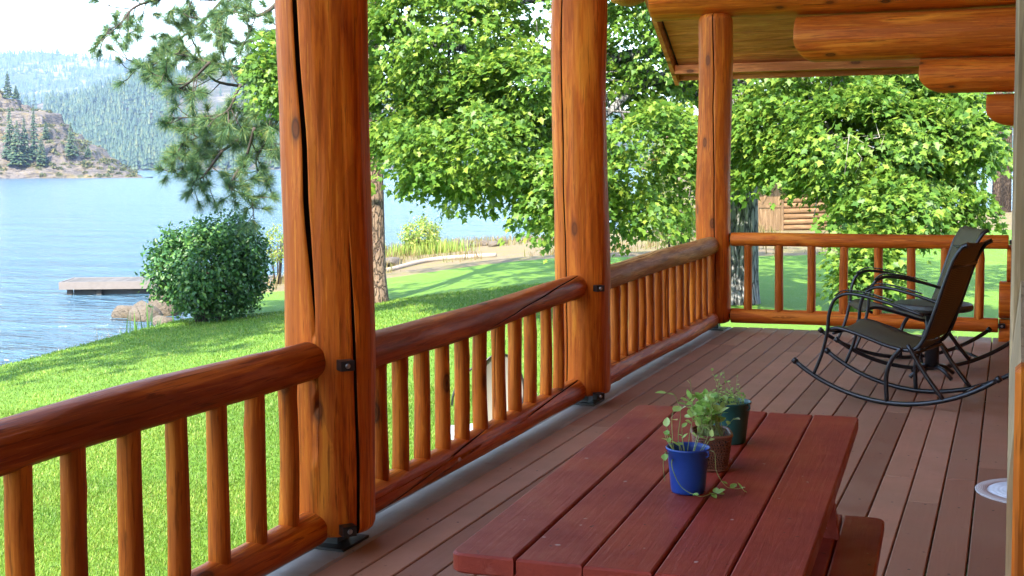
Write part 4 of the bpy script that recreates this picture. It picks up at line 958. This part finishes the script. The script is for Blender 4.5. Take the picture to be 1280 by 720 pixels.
def needle_tufts(P, D, n, L, w, rg):
    m = len(P)*n; p = np.repeat(P, n, 0); d = np.repeat(D/np.linalg.norm(D, axis=1, keepdims=True), n, 0)
    q = rg.normal(0, 1, (m, 3)); v = d*rg.uniform(.1, 1.0, (m, 1))+q*.62/np.linalg.norm(q, axis=1, keepdims=True); v /= np.linalg.norm(v, axis=1, keepdims=True)
    v[:, 2] -= .12; s = np.cross(v, rg.normal(0, 1, (m, 3))); s /= np.linalg.norm(s, axis=1, keepdims=True)
    p = p - d*rg.uniform(0, .12, (m, 1)); l = L*rg.uniform(.7, 1.15, (m, 1))
    V = np.stack([p-s*w*.5, p+s*w*.5, p+v*l], 1).reshape(-1, 3); return V, np.arange(m*3).reshape(-1, 3)
def pine():
    rg = np.random.default_rng(55); g, d = on_ground(470, 379)
    t = thing('pine_tree', 'ponderosa pine with pale scaly trunk and long drooping needle boughs over the lake', 'tree', tuple(g))
    mb = MB(); mb.tube([g+Vector((.0, 0, -.15)), g+Vector((0, 0, .15)), g+Vector((0, 0, .6)), g+Vector((-.02, 0, 3)), g+Vector((-.05, 0, 8)), g+Vector((0, 0, 15))], [.30, .25, .205, .185, .16, .04], 18); mb.build('trunk', PBARK, t, None, True)
    B = [[(470, -60), (400, -70), (330, -25), (270, -2), (215, -4), (170, 8), (150, 30), (132, 38)],
         [(330, -25), (285, -5), (255, 25), (225, 48), (207, 62), (197, 78), (165, 88)],
         [(470, 20), (400, 20), (345, 55), (325, 95), (300, 108), (285, 138), (262, 145), (210, 148)],
         [(325, 95), (290, 82), (262, 78), (235, 70), (200, 66)],
         [(470, 110), (400, 120), (350, 145), (318, 160), (278, 188), (245, 196), (232, 218)],
         [(318, 160), (308, 195), (292, 222), (290, 236), (320, 248)],
         [(400, 20), (340, 40), (300, 55), (268, 40), (240, 14)],
         [(300, 108), (265, 98), (245, 60), (232, 30)],
         [(400, -70), (350, 0), (320, 20), (292, 15), (270, 30)],
         [(350, 145), (330, 180), (320, 205), (335, 228)],
         [(285, 138), (258, 165), (240, 175), (228, 180)], [(262, 78), (240, 100), (222, 110), (205, 92)],
         [(278, 188), (262, 210), (252, 222), (238, 228)], [(325, 95), (320, 125), (300, 140), (285, 170), (270, 165)], [(345, 55), (350, 90), (340, 120), (330, 140), (340, 175)]]
    bb = MB(); TP = []; TD = []
    for i, poly in enumerate(B):
        dj = d-2.2+.8*math.sin(i*2.1)
        pts = [at(x, y, (d-.1 if x >= 470 else dj+.25*math.sin(j*1.9+i))) for j, (x, y) in enumerate(poly)]
        c = spline(pts, 6); r0 = .055 if poly[0][0] >= 400 else .03; bb.tube(c, np.linspace(r0, .010, len(c)).tolist(), 7)
        TP.append(c[-1]); TD.append(c[-1]-c[-2])
        for k in range(int(len(c)*.22), len(c)):
            if rg.random() < .95:
                q = c[k]; tg = (c[k]-c[k-1]).normalized(); e = q+tg*.10+Vector(rg.normal(0, .20, 3))+Vector((0, 0, rg.uniform(-.12, .10)))
                mid = (q+e)/2+Vector((0, 0, -.05)); bb.tube([q, mid, e], [.011, .009, .007], 5); TP.append(e); TD.append(e-mid+tg*.05)
                if rg.random() < .62:
                    e2 = e+Vector(rg.normal(0, .15, 3)); bb.tube([mid, e2], [.008, .006], 5); TP.append(e2); TD.append(e2-mid)
    bb.build('branches', TWIG, t, None, True)
    V, F = needle_tufts(np.array(TP), np.array(TD), 170, .24, .0075, rg)
    # upper crown above the frame
    hb = MB(); P2_ = []; D2 = []
    for k in range(46):
        z = 5.2+9.3*k/46; a = rg.uniform(0, 6.28); L = (3.6*(1-(k/46))**.7+.5)*rg.uniform(.6, 1.1); s = g+Vector((0, 0, z)); e = s+Vector((L*math.cos(a), L*math.sin(a), rg.uniform(-.2, .8)))
        if z < 8.5 and (e-s).dot(Vector((*FW, 0))) < -.8: continue
        hb.tube([s, (s+e)/2+Vector((0, 0, .1)), e], [.05, .03, .012], 6)
        for j in range(16): u = rg.uniform(.35, 1.02); P2_.append(s.lerp(e, u)+Vector(rg.normal(0, .28, 3))); D2.append(e-s+Vector(rg.normal(0, 1.2, 3)))
    hb.build('upper_boughs', TWIG, t, None, True)
    V2, F2 = needle_tufts(np.array(P2_), np.array(D2), 60, .24, .02, rg)
    link('needles', mesh_np('needles', np.vstack([V, V2]), np.vstack([F, F2+len(V)])), NEEDLE, t, smooth=False)
pine()

def leafy(name, label, cat, base, c, rx, rz, n, size, mat, seed, nper=24, sr=.2, stems=14, group=None, flat=.6):
    rg = np.random.default_rng(seed); t = thing(name, label, cat, tuple(base), 0, group)
    q = rg.normal(0, 1, (n, 3)); q /= np.linalg.norm(q, axis=1, keepdims=True); rr = (.62+.38*rg.uniform(0, 1, n)**.6)
    lum = 1+.08*np.sin(q[:, 0]*5+seed)+.07*np.sin(q[:, 2]*7+2*q[:, 1]*3)+rg.normal(0, .03, n)+.10*(rg.uniform(0, 1, n) > .965); C = np.array(c)+q*(rr*lum)[:, None]*np.array([rx, rx, rz]); keep = C[:, 2] > base[2]+.12
    V, F = sprays(C[keep], q[keep], nper, sr, flat, size, rg, .2); fo = 'ov'
    V, F = None, None
    C, O = C[keep], q[keep]
    m = len(C)*nper; cc = np.repeat(C, nper, 0); oo = np.repeat(O, nper, 0); P = cc+rg.normal(0, sr*.5, (m, 3)); Nn = oo*.8+rg.normal(0, .45, (m, 3))+np.array([0, 0, .5]); D = oo*.4+rg.normal(0, .7, (m, 3))+np.array([0, 0, -.3])
    V, F = leaves(P, Nn, D, rg.uniform(.7, 1.3, m)*size, 'ovate'); link('foliage', mesh_np('foliage', V, F), mat, t, smooth=False)
    mb = MB(); b = Vector(base)
    for k in range(stems):
        a = rg.uniform(0, 6.28); r = rx*.28*rg.uniform(.2, 1); e = Vector(c)+Vector((rx*.6*math.cos(a), rx*.6*math.sin(a), rz*rg.uniform(-.1, .5))); s = b+Vector((r*math.cos(a), r*math.sin(a), -.05)); mb.tube([s, (s+e)/2+Vector((0, 0, .15)), e], [.022, .016, .008], 6)
    mb.build('stem', TWIG, t, None, True); return t
g, d = on_ground(265, 401); k = d/F0
c = g + Vector((0, 0, 66*k)); 
leafy('lawn_bush', 'big rounded dark green bush growing on the lawn by the water', 'bush', g, c, 69*k, 59*k, 600, .085, BUSHL, 31, 30, .2, 26)
print('bush d', d)
p = at(346, 306, 34); g2 = Vector((p.x, p.y, float(ground_z(p.x, p.y))))
leafy('shore_shrub', 'pale yellow green shrub half hidden between the bush and the nearest post', 'bush', g2, p, .32, .55, 40, .06, REED, 32, 20, .15, 6)
p = at(530, 297, 50); g3 = Vector((p.x, p.y, float(ground_z(p.x, p.y))))
leafy('beach_shrub', 'yellow green shrub on the beach right of the pine trunk', 'bush', g3, p+Vector((-.2, 0, .1)), .85, .62, 130, .09, REED, 33, 20, .2, 8)
p = at(850, 235, 34); g4 = Vector((p.x, p.y, float(ground_z(p.x, p.y))))
leafy('willow_shrub', 'pale feathery shrub glimpsed through the maple left of the corner post', 'bush', g4, p, 1.1, 1.6, 170, .10, REED, 34, 24, .3, 10)

# reeds, weeds and dry grass
def blades(name, pts, hmin, hmax, w, mat, seed, lean=.35):
    rg = np.random.default_rng(seed); n = len(pts); h = rg.uniform(hmin, hmax, n); a = rg.uniform(0, 2*PI, n); l = rg.uniform(.1, 1, n)*lean*h
    s = np.stack([np.cos(a+1.57), np.sin(a+1.57), np.zeros(n)], -1)*w*.5; up = np.stack([np.cos(a)*l, np.sin(a)*l, h], -1); m = pts+up*.55-np.stack([np.cos(a)*l, np.sin(a)*l, np.zeros(n)], -1)*.25
    V = np.stack([pts-s, pts+s, m+s*.8, m-s*.8, pts+up], 1).reshape(-1, 3); b = (np.arange(n)*5)[:, None]
    F = np.vstack([np.array([[0, 1, 2]])+b, np.array([[0, 2, 3]])+b, np.array([[3, 2, 4]])+b]); return mesh_np(name, V, F)
p = np.array([g3]); rgx = np.random.default_rng(3)
pts = np.array(g3)+np.stack([rgx.normal(.2, .75, 900), rgx.normal(-.3, .5, 900), np.zeros(900)], -1); pts[:, 2] = ground_z(pts[:, 0], pts[:, 1])-.02
o = link('reed_clump', blades('reed_clump', pts, .2, .65, .035, REED, 4), REED, smooth=False); tag(o, 'bright green reeds growing round the beach shrub', 'reeds')
rows = []
for px, dd in ((150, 24.6), (160, 25.0), (170, 25.3), (180, 25.8), (192, 26.2)):
    q = at(px, 400, dd); rows.append(np.array([q.x, q.y, 0])+rgx.normal(0, .22, (26, 3)))
pts = np.vstack(rows); pts[:, 2] = np.maximum(ground_z(pts[:, 0], pts[:, 1]), ZW-.1)-.02
o = link('iris_clump', blades('iris_clump', pts, .25, .62, .03, BUSHL, 5, .3), BUSHL, smooth=False); tag(o, 'dark upright iris leaves at the lawn edge in front of the boulders', 'plants')
pts = []
for i in range(260):
    u = rgx.uniform(0, 1); px = u*150-10; dd = 21.2+u*3.6; q = at(px, 440, dd); pts.append([q.x+rgx.normal(0, .25), q.y+rgx.normal(0, .25), 0])
pts = np.array(pts); pts[:, 2] = ground_z(pts[:, 0], pts[:, 1])-.02
o = link('shore_weeds', blades('shore_weeds', pts, .12, .5, .012, DRYG, 6, .5), DRYG, smooth=False); tag(o, kind='stuff')
N = 16000; dd = rgx.uniform(31, 66, N); rr = rgx.uniform(-9, 9, N); X = RT.x*rr+FW.x*dd; Y = RT.y*rr+FW.y*dd; s = shore_dist(X, Y); line = 31.5+.2*(rr+3.6)
nzv = fbm(X, Y, 9, 3, .6); keep = (s > .2) & (dd > line+.8) & ((s < 3.5) | (nzv > .45))
pts = np.stack([X[keep], Y[keep], ground_z(X[keep], Y[keep])-.02], -1)
o = link('dry_grass', blades('dry_grass', pts, .10, .42, .03, DRYG, 7, .6), DRYG, smooth=False); tag(o, kind='stuff')
# lawn blades, denser near the porch
def lawn_blades():
    rg = np.random.default_rng(77); P = []
    for d0, d1, n, in ((4.5, 9.5, 270000), (9.5, 14, 215000), (14, 26, 170000)):
        dd = np.sqrt(rg.uniform(d0*d0, d1*d1, n)); px = rg.uniform(-380, 900, n); rr = (px-640)/F0*dd
        P.append(np.stack([RT.x*rr+FW.x*dd, RT.y*rr+FW.y*dd, dd], -1))
    P = np.vstack(P); X, Y = P[:, 0], P[:, 1]; s = shore_dist(X, Y); keep = (s > .45) & (X < -2.9)
    X, Y, dd = X[keep], Y[keep], P[keep, 2]; pts = np.stack([X, Y, ground_z(X, Y)-.005], -1); n = len(pts)
    h = rg.uniform(.010, .028, n)*(1+dd/30); a = rg.uniform(0, 2*PI, n); l = rg.uniform(.2, 1.1, n)*h; w = .0026*dd/8+.001
    sd = np.stack([np.cos(a+1.57), np.sin(a+1.57), np.zeros(n)], -1)*w[:, None]; up = np.stack([np.cos(a)*l, np.sin(a)*l, h], -1)
    V = np.stack([pts-sd, pts+sd, pts+up], 1).reshape(-1, 3)
    m = m_leaf('grass_blade', [(0, (.060, .145, .014)), (.5, (.115, .225, .022)), (.88, (.175, .28, .04)), (1, (.30, .31, .10))], .35, .55)
    t2 = m.node_tree; P2 = next(n_ for n_ in t2.nodes if n_.type == 'BSDF_PRINCIPLED'); src = P2.inputs['Base Color'].links[0].from_socket
    tc = t2.nodes.new('ShaderNodeTexCoord'); nz = t2.nodes.new('ShaderNodeTexNoise'); nz.inputs['Scale'].default_value = .9; nz.inputs['Detail'].default_value = 5; t2.links.new(tc.outputs['Object'], nz.inputs['Vector'])
    rp = t2.nodes.new('ShaderNodeValToRGB'); rp.color_ramp.elements[0].position = .42; rp.color_ramp.elements[0].color = (.62, .74, .62, 1); rp.color_ramp.elements[1].position = .62; rp.color_ramp.elements[1].color = (1.15, 1.02, .95, 1); t2.links.new(nz.outputs['Fac'], rp.inputs[0])
    mx = t2.nodes.new('ShaderNodeMix'); mx.data_type = 'RGBA'; mx.blend_type = 'MULTIPLY'; mx.inputs[0].default_value = 1; t2.links.new(src, mx.inputs[6]); t2.links.new(rp.outputs[0], mx.inputs[7]); t2.links.new(mx.outputs[2], P2.inputs['Base Color'])
    o = link('lawn_grass', mesh_np('lawn_grass', V, np.arange(n*3).reshape(-1, 3)), m, smooth=False); tag(o, kind='stuff')
lawn_blades()

# boulders, edging, dock, shore stones
BOULD = m_rock('boulder_rock', (.085, .068, .052), (.16, .132, .105), (.115, .088, .05), 5.0)
def boulder(label, px, py, d, sx, sy, sz, seed, z=None, group='boulders by the shore'):
    rg = np.random.default_rng(seed); nu, nv = 26, 16; U, Vv = np.meshgrid(np.arange(nu)*2*PI/nu, np.linspace(.02, PI-.02, nv)); x, y, zz = np.sin(Vv)*np.cos(U), np.sin(Vv)*np.sin(U), np.cos(Vv)
    k = 1+.0*x
    for _ in range(9):
        dv = rg.normal(0, 1, 3); dv /= np.linalg.norm(dv); lim = rg.uniform(.62, .9); dt = x*dv[0]+y*dv[1]+zz*dv[2]; k = np.where(dt*k > lim, lim/np.maximum(dt, .05), k)
    k = k*(1+.04*fbm(x*3, y*3+zz*3, seed, 4, 1.5)); q = at(px, py, d); zb = float(ground_z(q.x, q.y)) if z is None else z
    V = np.stack([x*k*sx, y*k*sy, zz*k*sz+sz*.35], -1).reshape(-1, 3); i = np.arange(nu*nv).reshape(nv, nu); j = np.roll(i, -1, 1); Fq = np.stack([i[:-1], i[1:], j[1:], j[:-1]], -1).reshape(-1, 4)
    o = link('boulder', mesh_np('boulder', V, Fq), BOULD, None, Matrix.Translation((q.x, q.y, zb)) @ Matrix.Rotation(seed, 4, 'Z'), smooth=False); tag(o, label, 'rock', group)
boulder('flat whitish boulder at the left, lying in the water before the dock', 160, 388, 32, .42, .36, .32, 1, ZW-.08)
boulder('broad tan boulder at the waterline between the white one and the bush', 184, 386, 31.6, .55, .45, .42, 2, ZW-.08)
boulder('pale upper boulder behind the tan one, touching the bush', 203, 378, 32.5, .5, .45, .58, 3, ZW-.05)
boulder('small low stone in front of the tan boulder', 205, 391, 30.6, .3, .3, .2, 4, ZW-.03)
boulder('flat grey stone lying on the beach beside the pine trunk', 490, 322, 44, .85, .4, .22, 5)
DOCKM = m_deck('dock_board', [(.085, .075, .068), (.135, .12, .11), (.11, .10, .092), (.075, .068, .062)], .85)
dl = at(76, 360, 37.5); dl.z = ZW
ddir = Vector((RT.x, RT.y, 0)).normalized(); 
dt_ = thing('dock', 'low grey wooden dock on the lake, left of the round bush', 'dock', tuple(dl))
Mdk = Matrix.Translation(dl) @ Matrix.Rotation(math.atan2(ddir.y, ddir.x)+rad(4), 4, 'Z')
mb = MB(); rg = random.Random(3)
for k_ in range(42): mb.box(k_*.15+.004, k_*.15+.146, 0, 1.5, .34, .375+rg.uniform(-.003, .003))
mb.build('deck', DOCKM, dt_, Mdk)
mb = MB(); mb.box(0, 6.3, -.045, -.002, .17, .39); mb.box(-.045, -.001, -.045, 1.545, .17, .39); mb.box(0, 6.3, 1.502, 1.545, .17, .39); mb.build('fascia', m_plain('dock_fascia', (.135, .115, .107), .8, 0, .2, 6), dt_, Mdk)
for x_ in (.15, 1.0, 2.6, 4.4):
    for y_ in (.08, 1.3): mb = MB(); mb.box(x_, x_+.14, y_, y_+.14, -.5, .336); mb.build('pile', m_plain('dock_pile', (.06, .05, .045), .9), dt_, Mdk)
mb = MB(); mb.box(.3, 4.2, .25, 1.2, -.06, .16, .03); mb.build('float', m_plain('dock_float', (.05, .05, .05), .7), dt_, Mdk)
# timber edging between lawn and beach
a, d1_ = on_ground(478, 341); b, d2_ = on_ground(540, 327); c, d3_ = on_ground(620, 321)
to = thing('timber_edging', 'weathered log edging curving between the lawn and the sandy beach', 'edging', tuple(a))
mb = MB(); mb.tube(spline([a+Vector((-1.2, -.3, .03)), a+UP*.05, b+UP*.06, c+UP*.05], 8), .09, 9); mb.build('edging_log', m_plain('grey_timber', (.24, .19, .15), .9, 0, .3, 12), to, None, True)
rgq = random.Random(8)
for k_, (px, py) in enumerate([(570, 309), (582, 310), (596, 308), (607, 307), (618, 308), (628, 305), (545, 312)]):
    p, dd = on_ground(px, py); boulder(['knobbly shore stone, first right of the beach reeds', 'second shore stone along the beach from the reeds', 'taller pale stone in the row along the beach', 'fourth stone of the row along the beach', 'squat stone near the right of the beach row', 'last stone of the row at the right end of the beach', 'small stone at the foot of the beach reeds'][k_], px, py, dd, rgq.uniform(.2, .4), .25, rgq.uniform(.14, .28), 20+k_, None, 'stones along the beach')

# ------------------------------------------------------------------ log cabin and background pines on the right
CABW = m_log('sunlit_cabin_log', (.62, .42, .27), (.50, .32, .19), (.36, .21, .12), .7)
g, d = on_ground(1000, 296); d = 46.0
p0 = at(944, 292, d); p1 = at(1062, 292, d+1.2); zb = float(ground_z(p0.x, p0.y)); 
cabn = thing('log_cabin', 'small sunlit log cabin with a braced plank door, behind the maple', 'cabin', (p0.x, p0.y, zb))
dv = Vector((p1.x-p0.x, p1.y-p0.y, 0)).normalized(); Mc = Matrix.Translation((p0.x, p0.y, zb)) @ Matrix.Rotation(math.atan2(dv.y, dv.x), 4, 'Z')
Lc = (Vector((p1.x, p1.y))-Vector((p0.x, p0.y))).length
mb = MB()
for k_ in range(11):
    z = .10+.2*k_; mb.tube([(1.05+.05*(k_ % 2), 0, z), (Lc-.3+.12*(k_ % 2), 0, z)], .105, 10); mb.tube([(-2.2, 0, z), (.03, 0, z)], .105, 10)
    mb.tube([(Lc-.25, -.15, z+.1), (Lc-.25, 3.5, z+.1)], .10, 10)
o = mb.build('wall', m_log('cabin_wall_log', (.26, .155, .085), (.20, .115, .058), (.12, .066, .032), .8, False, 'X'), cabn, Mc, True)
mb = MB(); mb.box(-2.2, Lc-.3, .05, 3.4, -.1, 2.25); mb.build('chinking', m_plain('cabin_chinking', (.20, .15, .11), .9), cabn, Mc)
DOORM = m_log('cabin_door_plank', (.26, .165, .095), (.21, .13, .07), (.14, .085, .045), .8, False)
mb = MB()
for k_ in range(6): mb.box(.08+k_*.15, .225+k_*.15, -.09, -.03, .02, 2.15)
dr = mb.build('door', DOORM, cabn, Mc)
mb = MB(); mb.add([(.08, -.12, .95), (.20, -.12, .95), (.97, -.12, 2.13), (.85, -.12, 2.13), (.08, -.092, .95), (.20, -.092, .95), (.97, -.092, 2.13), (.85, -.092, 2.13)], [(0, 1, 2, 3), (7, 6, 5, 4), (0, 4, 5, 1), (1, 5, 6, 2), (2, 6, 7, 3), (3, 7, 4, 0)]); mb.box(.08, .97, -.12, -.092, .84, .95)
mb.build('brace', DOORM, dr, Mc)
mb = MB(); mb.box(-.02, .07, -.13, .0, 0, 2.25); mb.box(.985, 1.07, -.13, 0, 0, 2.25); mb.build('door_frame', DOORM, cabn, Mc)
mb = MB(); mb.add(*[[(x, y, z) for (y, z) in ((-.8, 2.2), (1.7, 3.5), (4.2, 2.2)) for x in (-2.6, Lc+.2)] + [(x, y, z+.12) for (y, z) in ((-.8, 2.2), (1.7, 3.5), (4.2, 2.2)) for x in (-2.6, Lc+.2)], [(0, 1, 3, 2), (2, 3, 5, 4), (6, 8, 9, 7), (8, 10, 11, 9), (0, 6, 7, 1), (4, 5, 11, 10), (0, 2, 8, 6), (2, 4, 10, 8), (1, 7, 9, 3), (3, 9, 11, 5)]]); mb.build('roof', m_plain('cabin_roof', (.22, .14, .09), .9), cabn, Mc)
def bg_pine(label, px, d, h, seed, w=2.6, low=.28, n=130):
    p = at(px, 262, d); z = float(ground_z(p.x, p.y)); t = thing('pine_tree', label, 'tree', (p.x, p.y, z), 0, 'pines behind the maple'); rg = np.random.default_rng(seed)
    mb = MB(); mb.tube([(0, 0, -.2), (0, 0, h*.5), (0, 0, h)], [.24, .17, .03], 10); mb.build('trunk', PBARK, t, None, True, True)
    zz = rg.uniform(low, 1, n)**.9*h; a = rg.uniform(0, 6.28, n); L = w*(1-(zz/h-low)/(1-low)*.8)*rg.uniform(.25, 1, n)
    P = np.stack([L*np.cos(a), L*np.sin(a), zz-.1*L], -1); V, F = needle_tufts(P, np.stack([np.cos(a), np.sin(a), .3+0*a], -1), 34, .55, .06, rg)
    link('crown', mesh_np('bg_crown', V, F), NEEDLE, t, smooth=False, local=True)
for i, (lb, px, d, h) in enumerate([
    ('slim dark pine trunk at the far right, just left of the house corner', 1258, 62, 17), ('pine trunk standing left of the far right one, at the drive', 1246, 58, 15),
    ('pine behind the right end of the maple crown', 1215, 70, 16), ('tall pine hidden mostly by the maple above the cabin roof', 1110, 75, 18),
    ('pine rising behind the log cabin door', 985, 72, 16), ('pine just right of the view behind the house corner', 1290, 66, 18), ('pine behind the maple left of the corner post', 850, 90, 15)]):
    bg_pine(lb, px, d, h, 200+i)
bg_pine('pine on the lawn left of the view, shading the lawn edge by the lake', -270, 15.0, 11.5, 240, 3.6, .48, 420)

# ------------------------------------------------------------------ haze
hz = bpy.data.materials.new('haze_air'); hz.use_nodes = True; nt = hz.node_tree; nt.nodes.remove(nt.nodes['Principled BSDF'])
pv = nt.nodes.new('ShaderNodeVolumePrincipled'); pv.inputs['Density'].default_value = .00014; pv.inputs['Color'].default_value = (.40, .56, .86, 1); pv.inputs['Anisotropy'].default_value = .2
nt.links.new(pv.outputs[0], nt.nodes['Material Output'].inputs['Volume'])
mb = MB(); mb.box(-9500, 9500, -9500, 9500, -60, 520); o = mb.build('haze', hz); tag(o, kind='stuff'); 

# ------------------------------------------------------------------ light
EL = rad(47); AZ = rad(1)              # sun behind the camera, a little to its right
sd = Vector((math.sin(AZ)*math.cos(EL), -math.cos(AZ)*math.cos(EL), math.sin(EL)))
sl = bpy.data.lights.new('sun', 'SUN'); sl.energy = 2.5; sl.angle = rad(.55); sl.color = (1, .955, .87); so = bpy.data.objects.new('sun', sl); COL.objects.link(so); so.rotation_euler = (-sd).to_track_quat('-Z', 'Y').to_euler(); so.location = (0, -20, 30)
w = bpy.data.worlds.new('World'); scene.world = w; w.use_nodes = True; nt = w.node_tree
sk = nt.nodes.new('ShaderNodeTexSky'); sk.sky_type = 'NISHITA'; sk.sun_disc = False; sk.sun_elevation = EL; sk.sun_rotation = PI-AZ; sk.air_density = 1.0; sk.dust_density = 1.0; sk.ozone_density = 1.0; sk.altitude = 400
nt.links.new(sk.outputs[0], nt.nodes['Background'].inputs[0]); nt.nodes['Background'].inputs[1].default_value = .15

scene.view_settings.view_transform = 'Standard'; scene.view_settings.look = 'None'; scene.view_settings.gamma = 1; scene.view_settings.exposure = 3.05; scene.view_settings.use_curve_mapping = False
scene.view_settings.use_white_balance = True; scene.view_settings.white_balance_temperature = 7000; scene.view_settings.white_balance_tint = 8
cy = scene.cycles
cy.use_denoising = True; cy.max_bounces = 10; cy.diffuse_bounces = 6; cy.glossy_bounces = 3; cy.transmission_bounces = 4; cy.transparent_max_bounces = 8; cy.volume_bounces = 0; cy.sample_clamp_indirect = 8; cy.caustics_reflective = False; cy.caustics_refractive = False
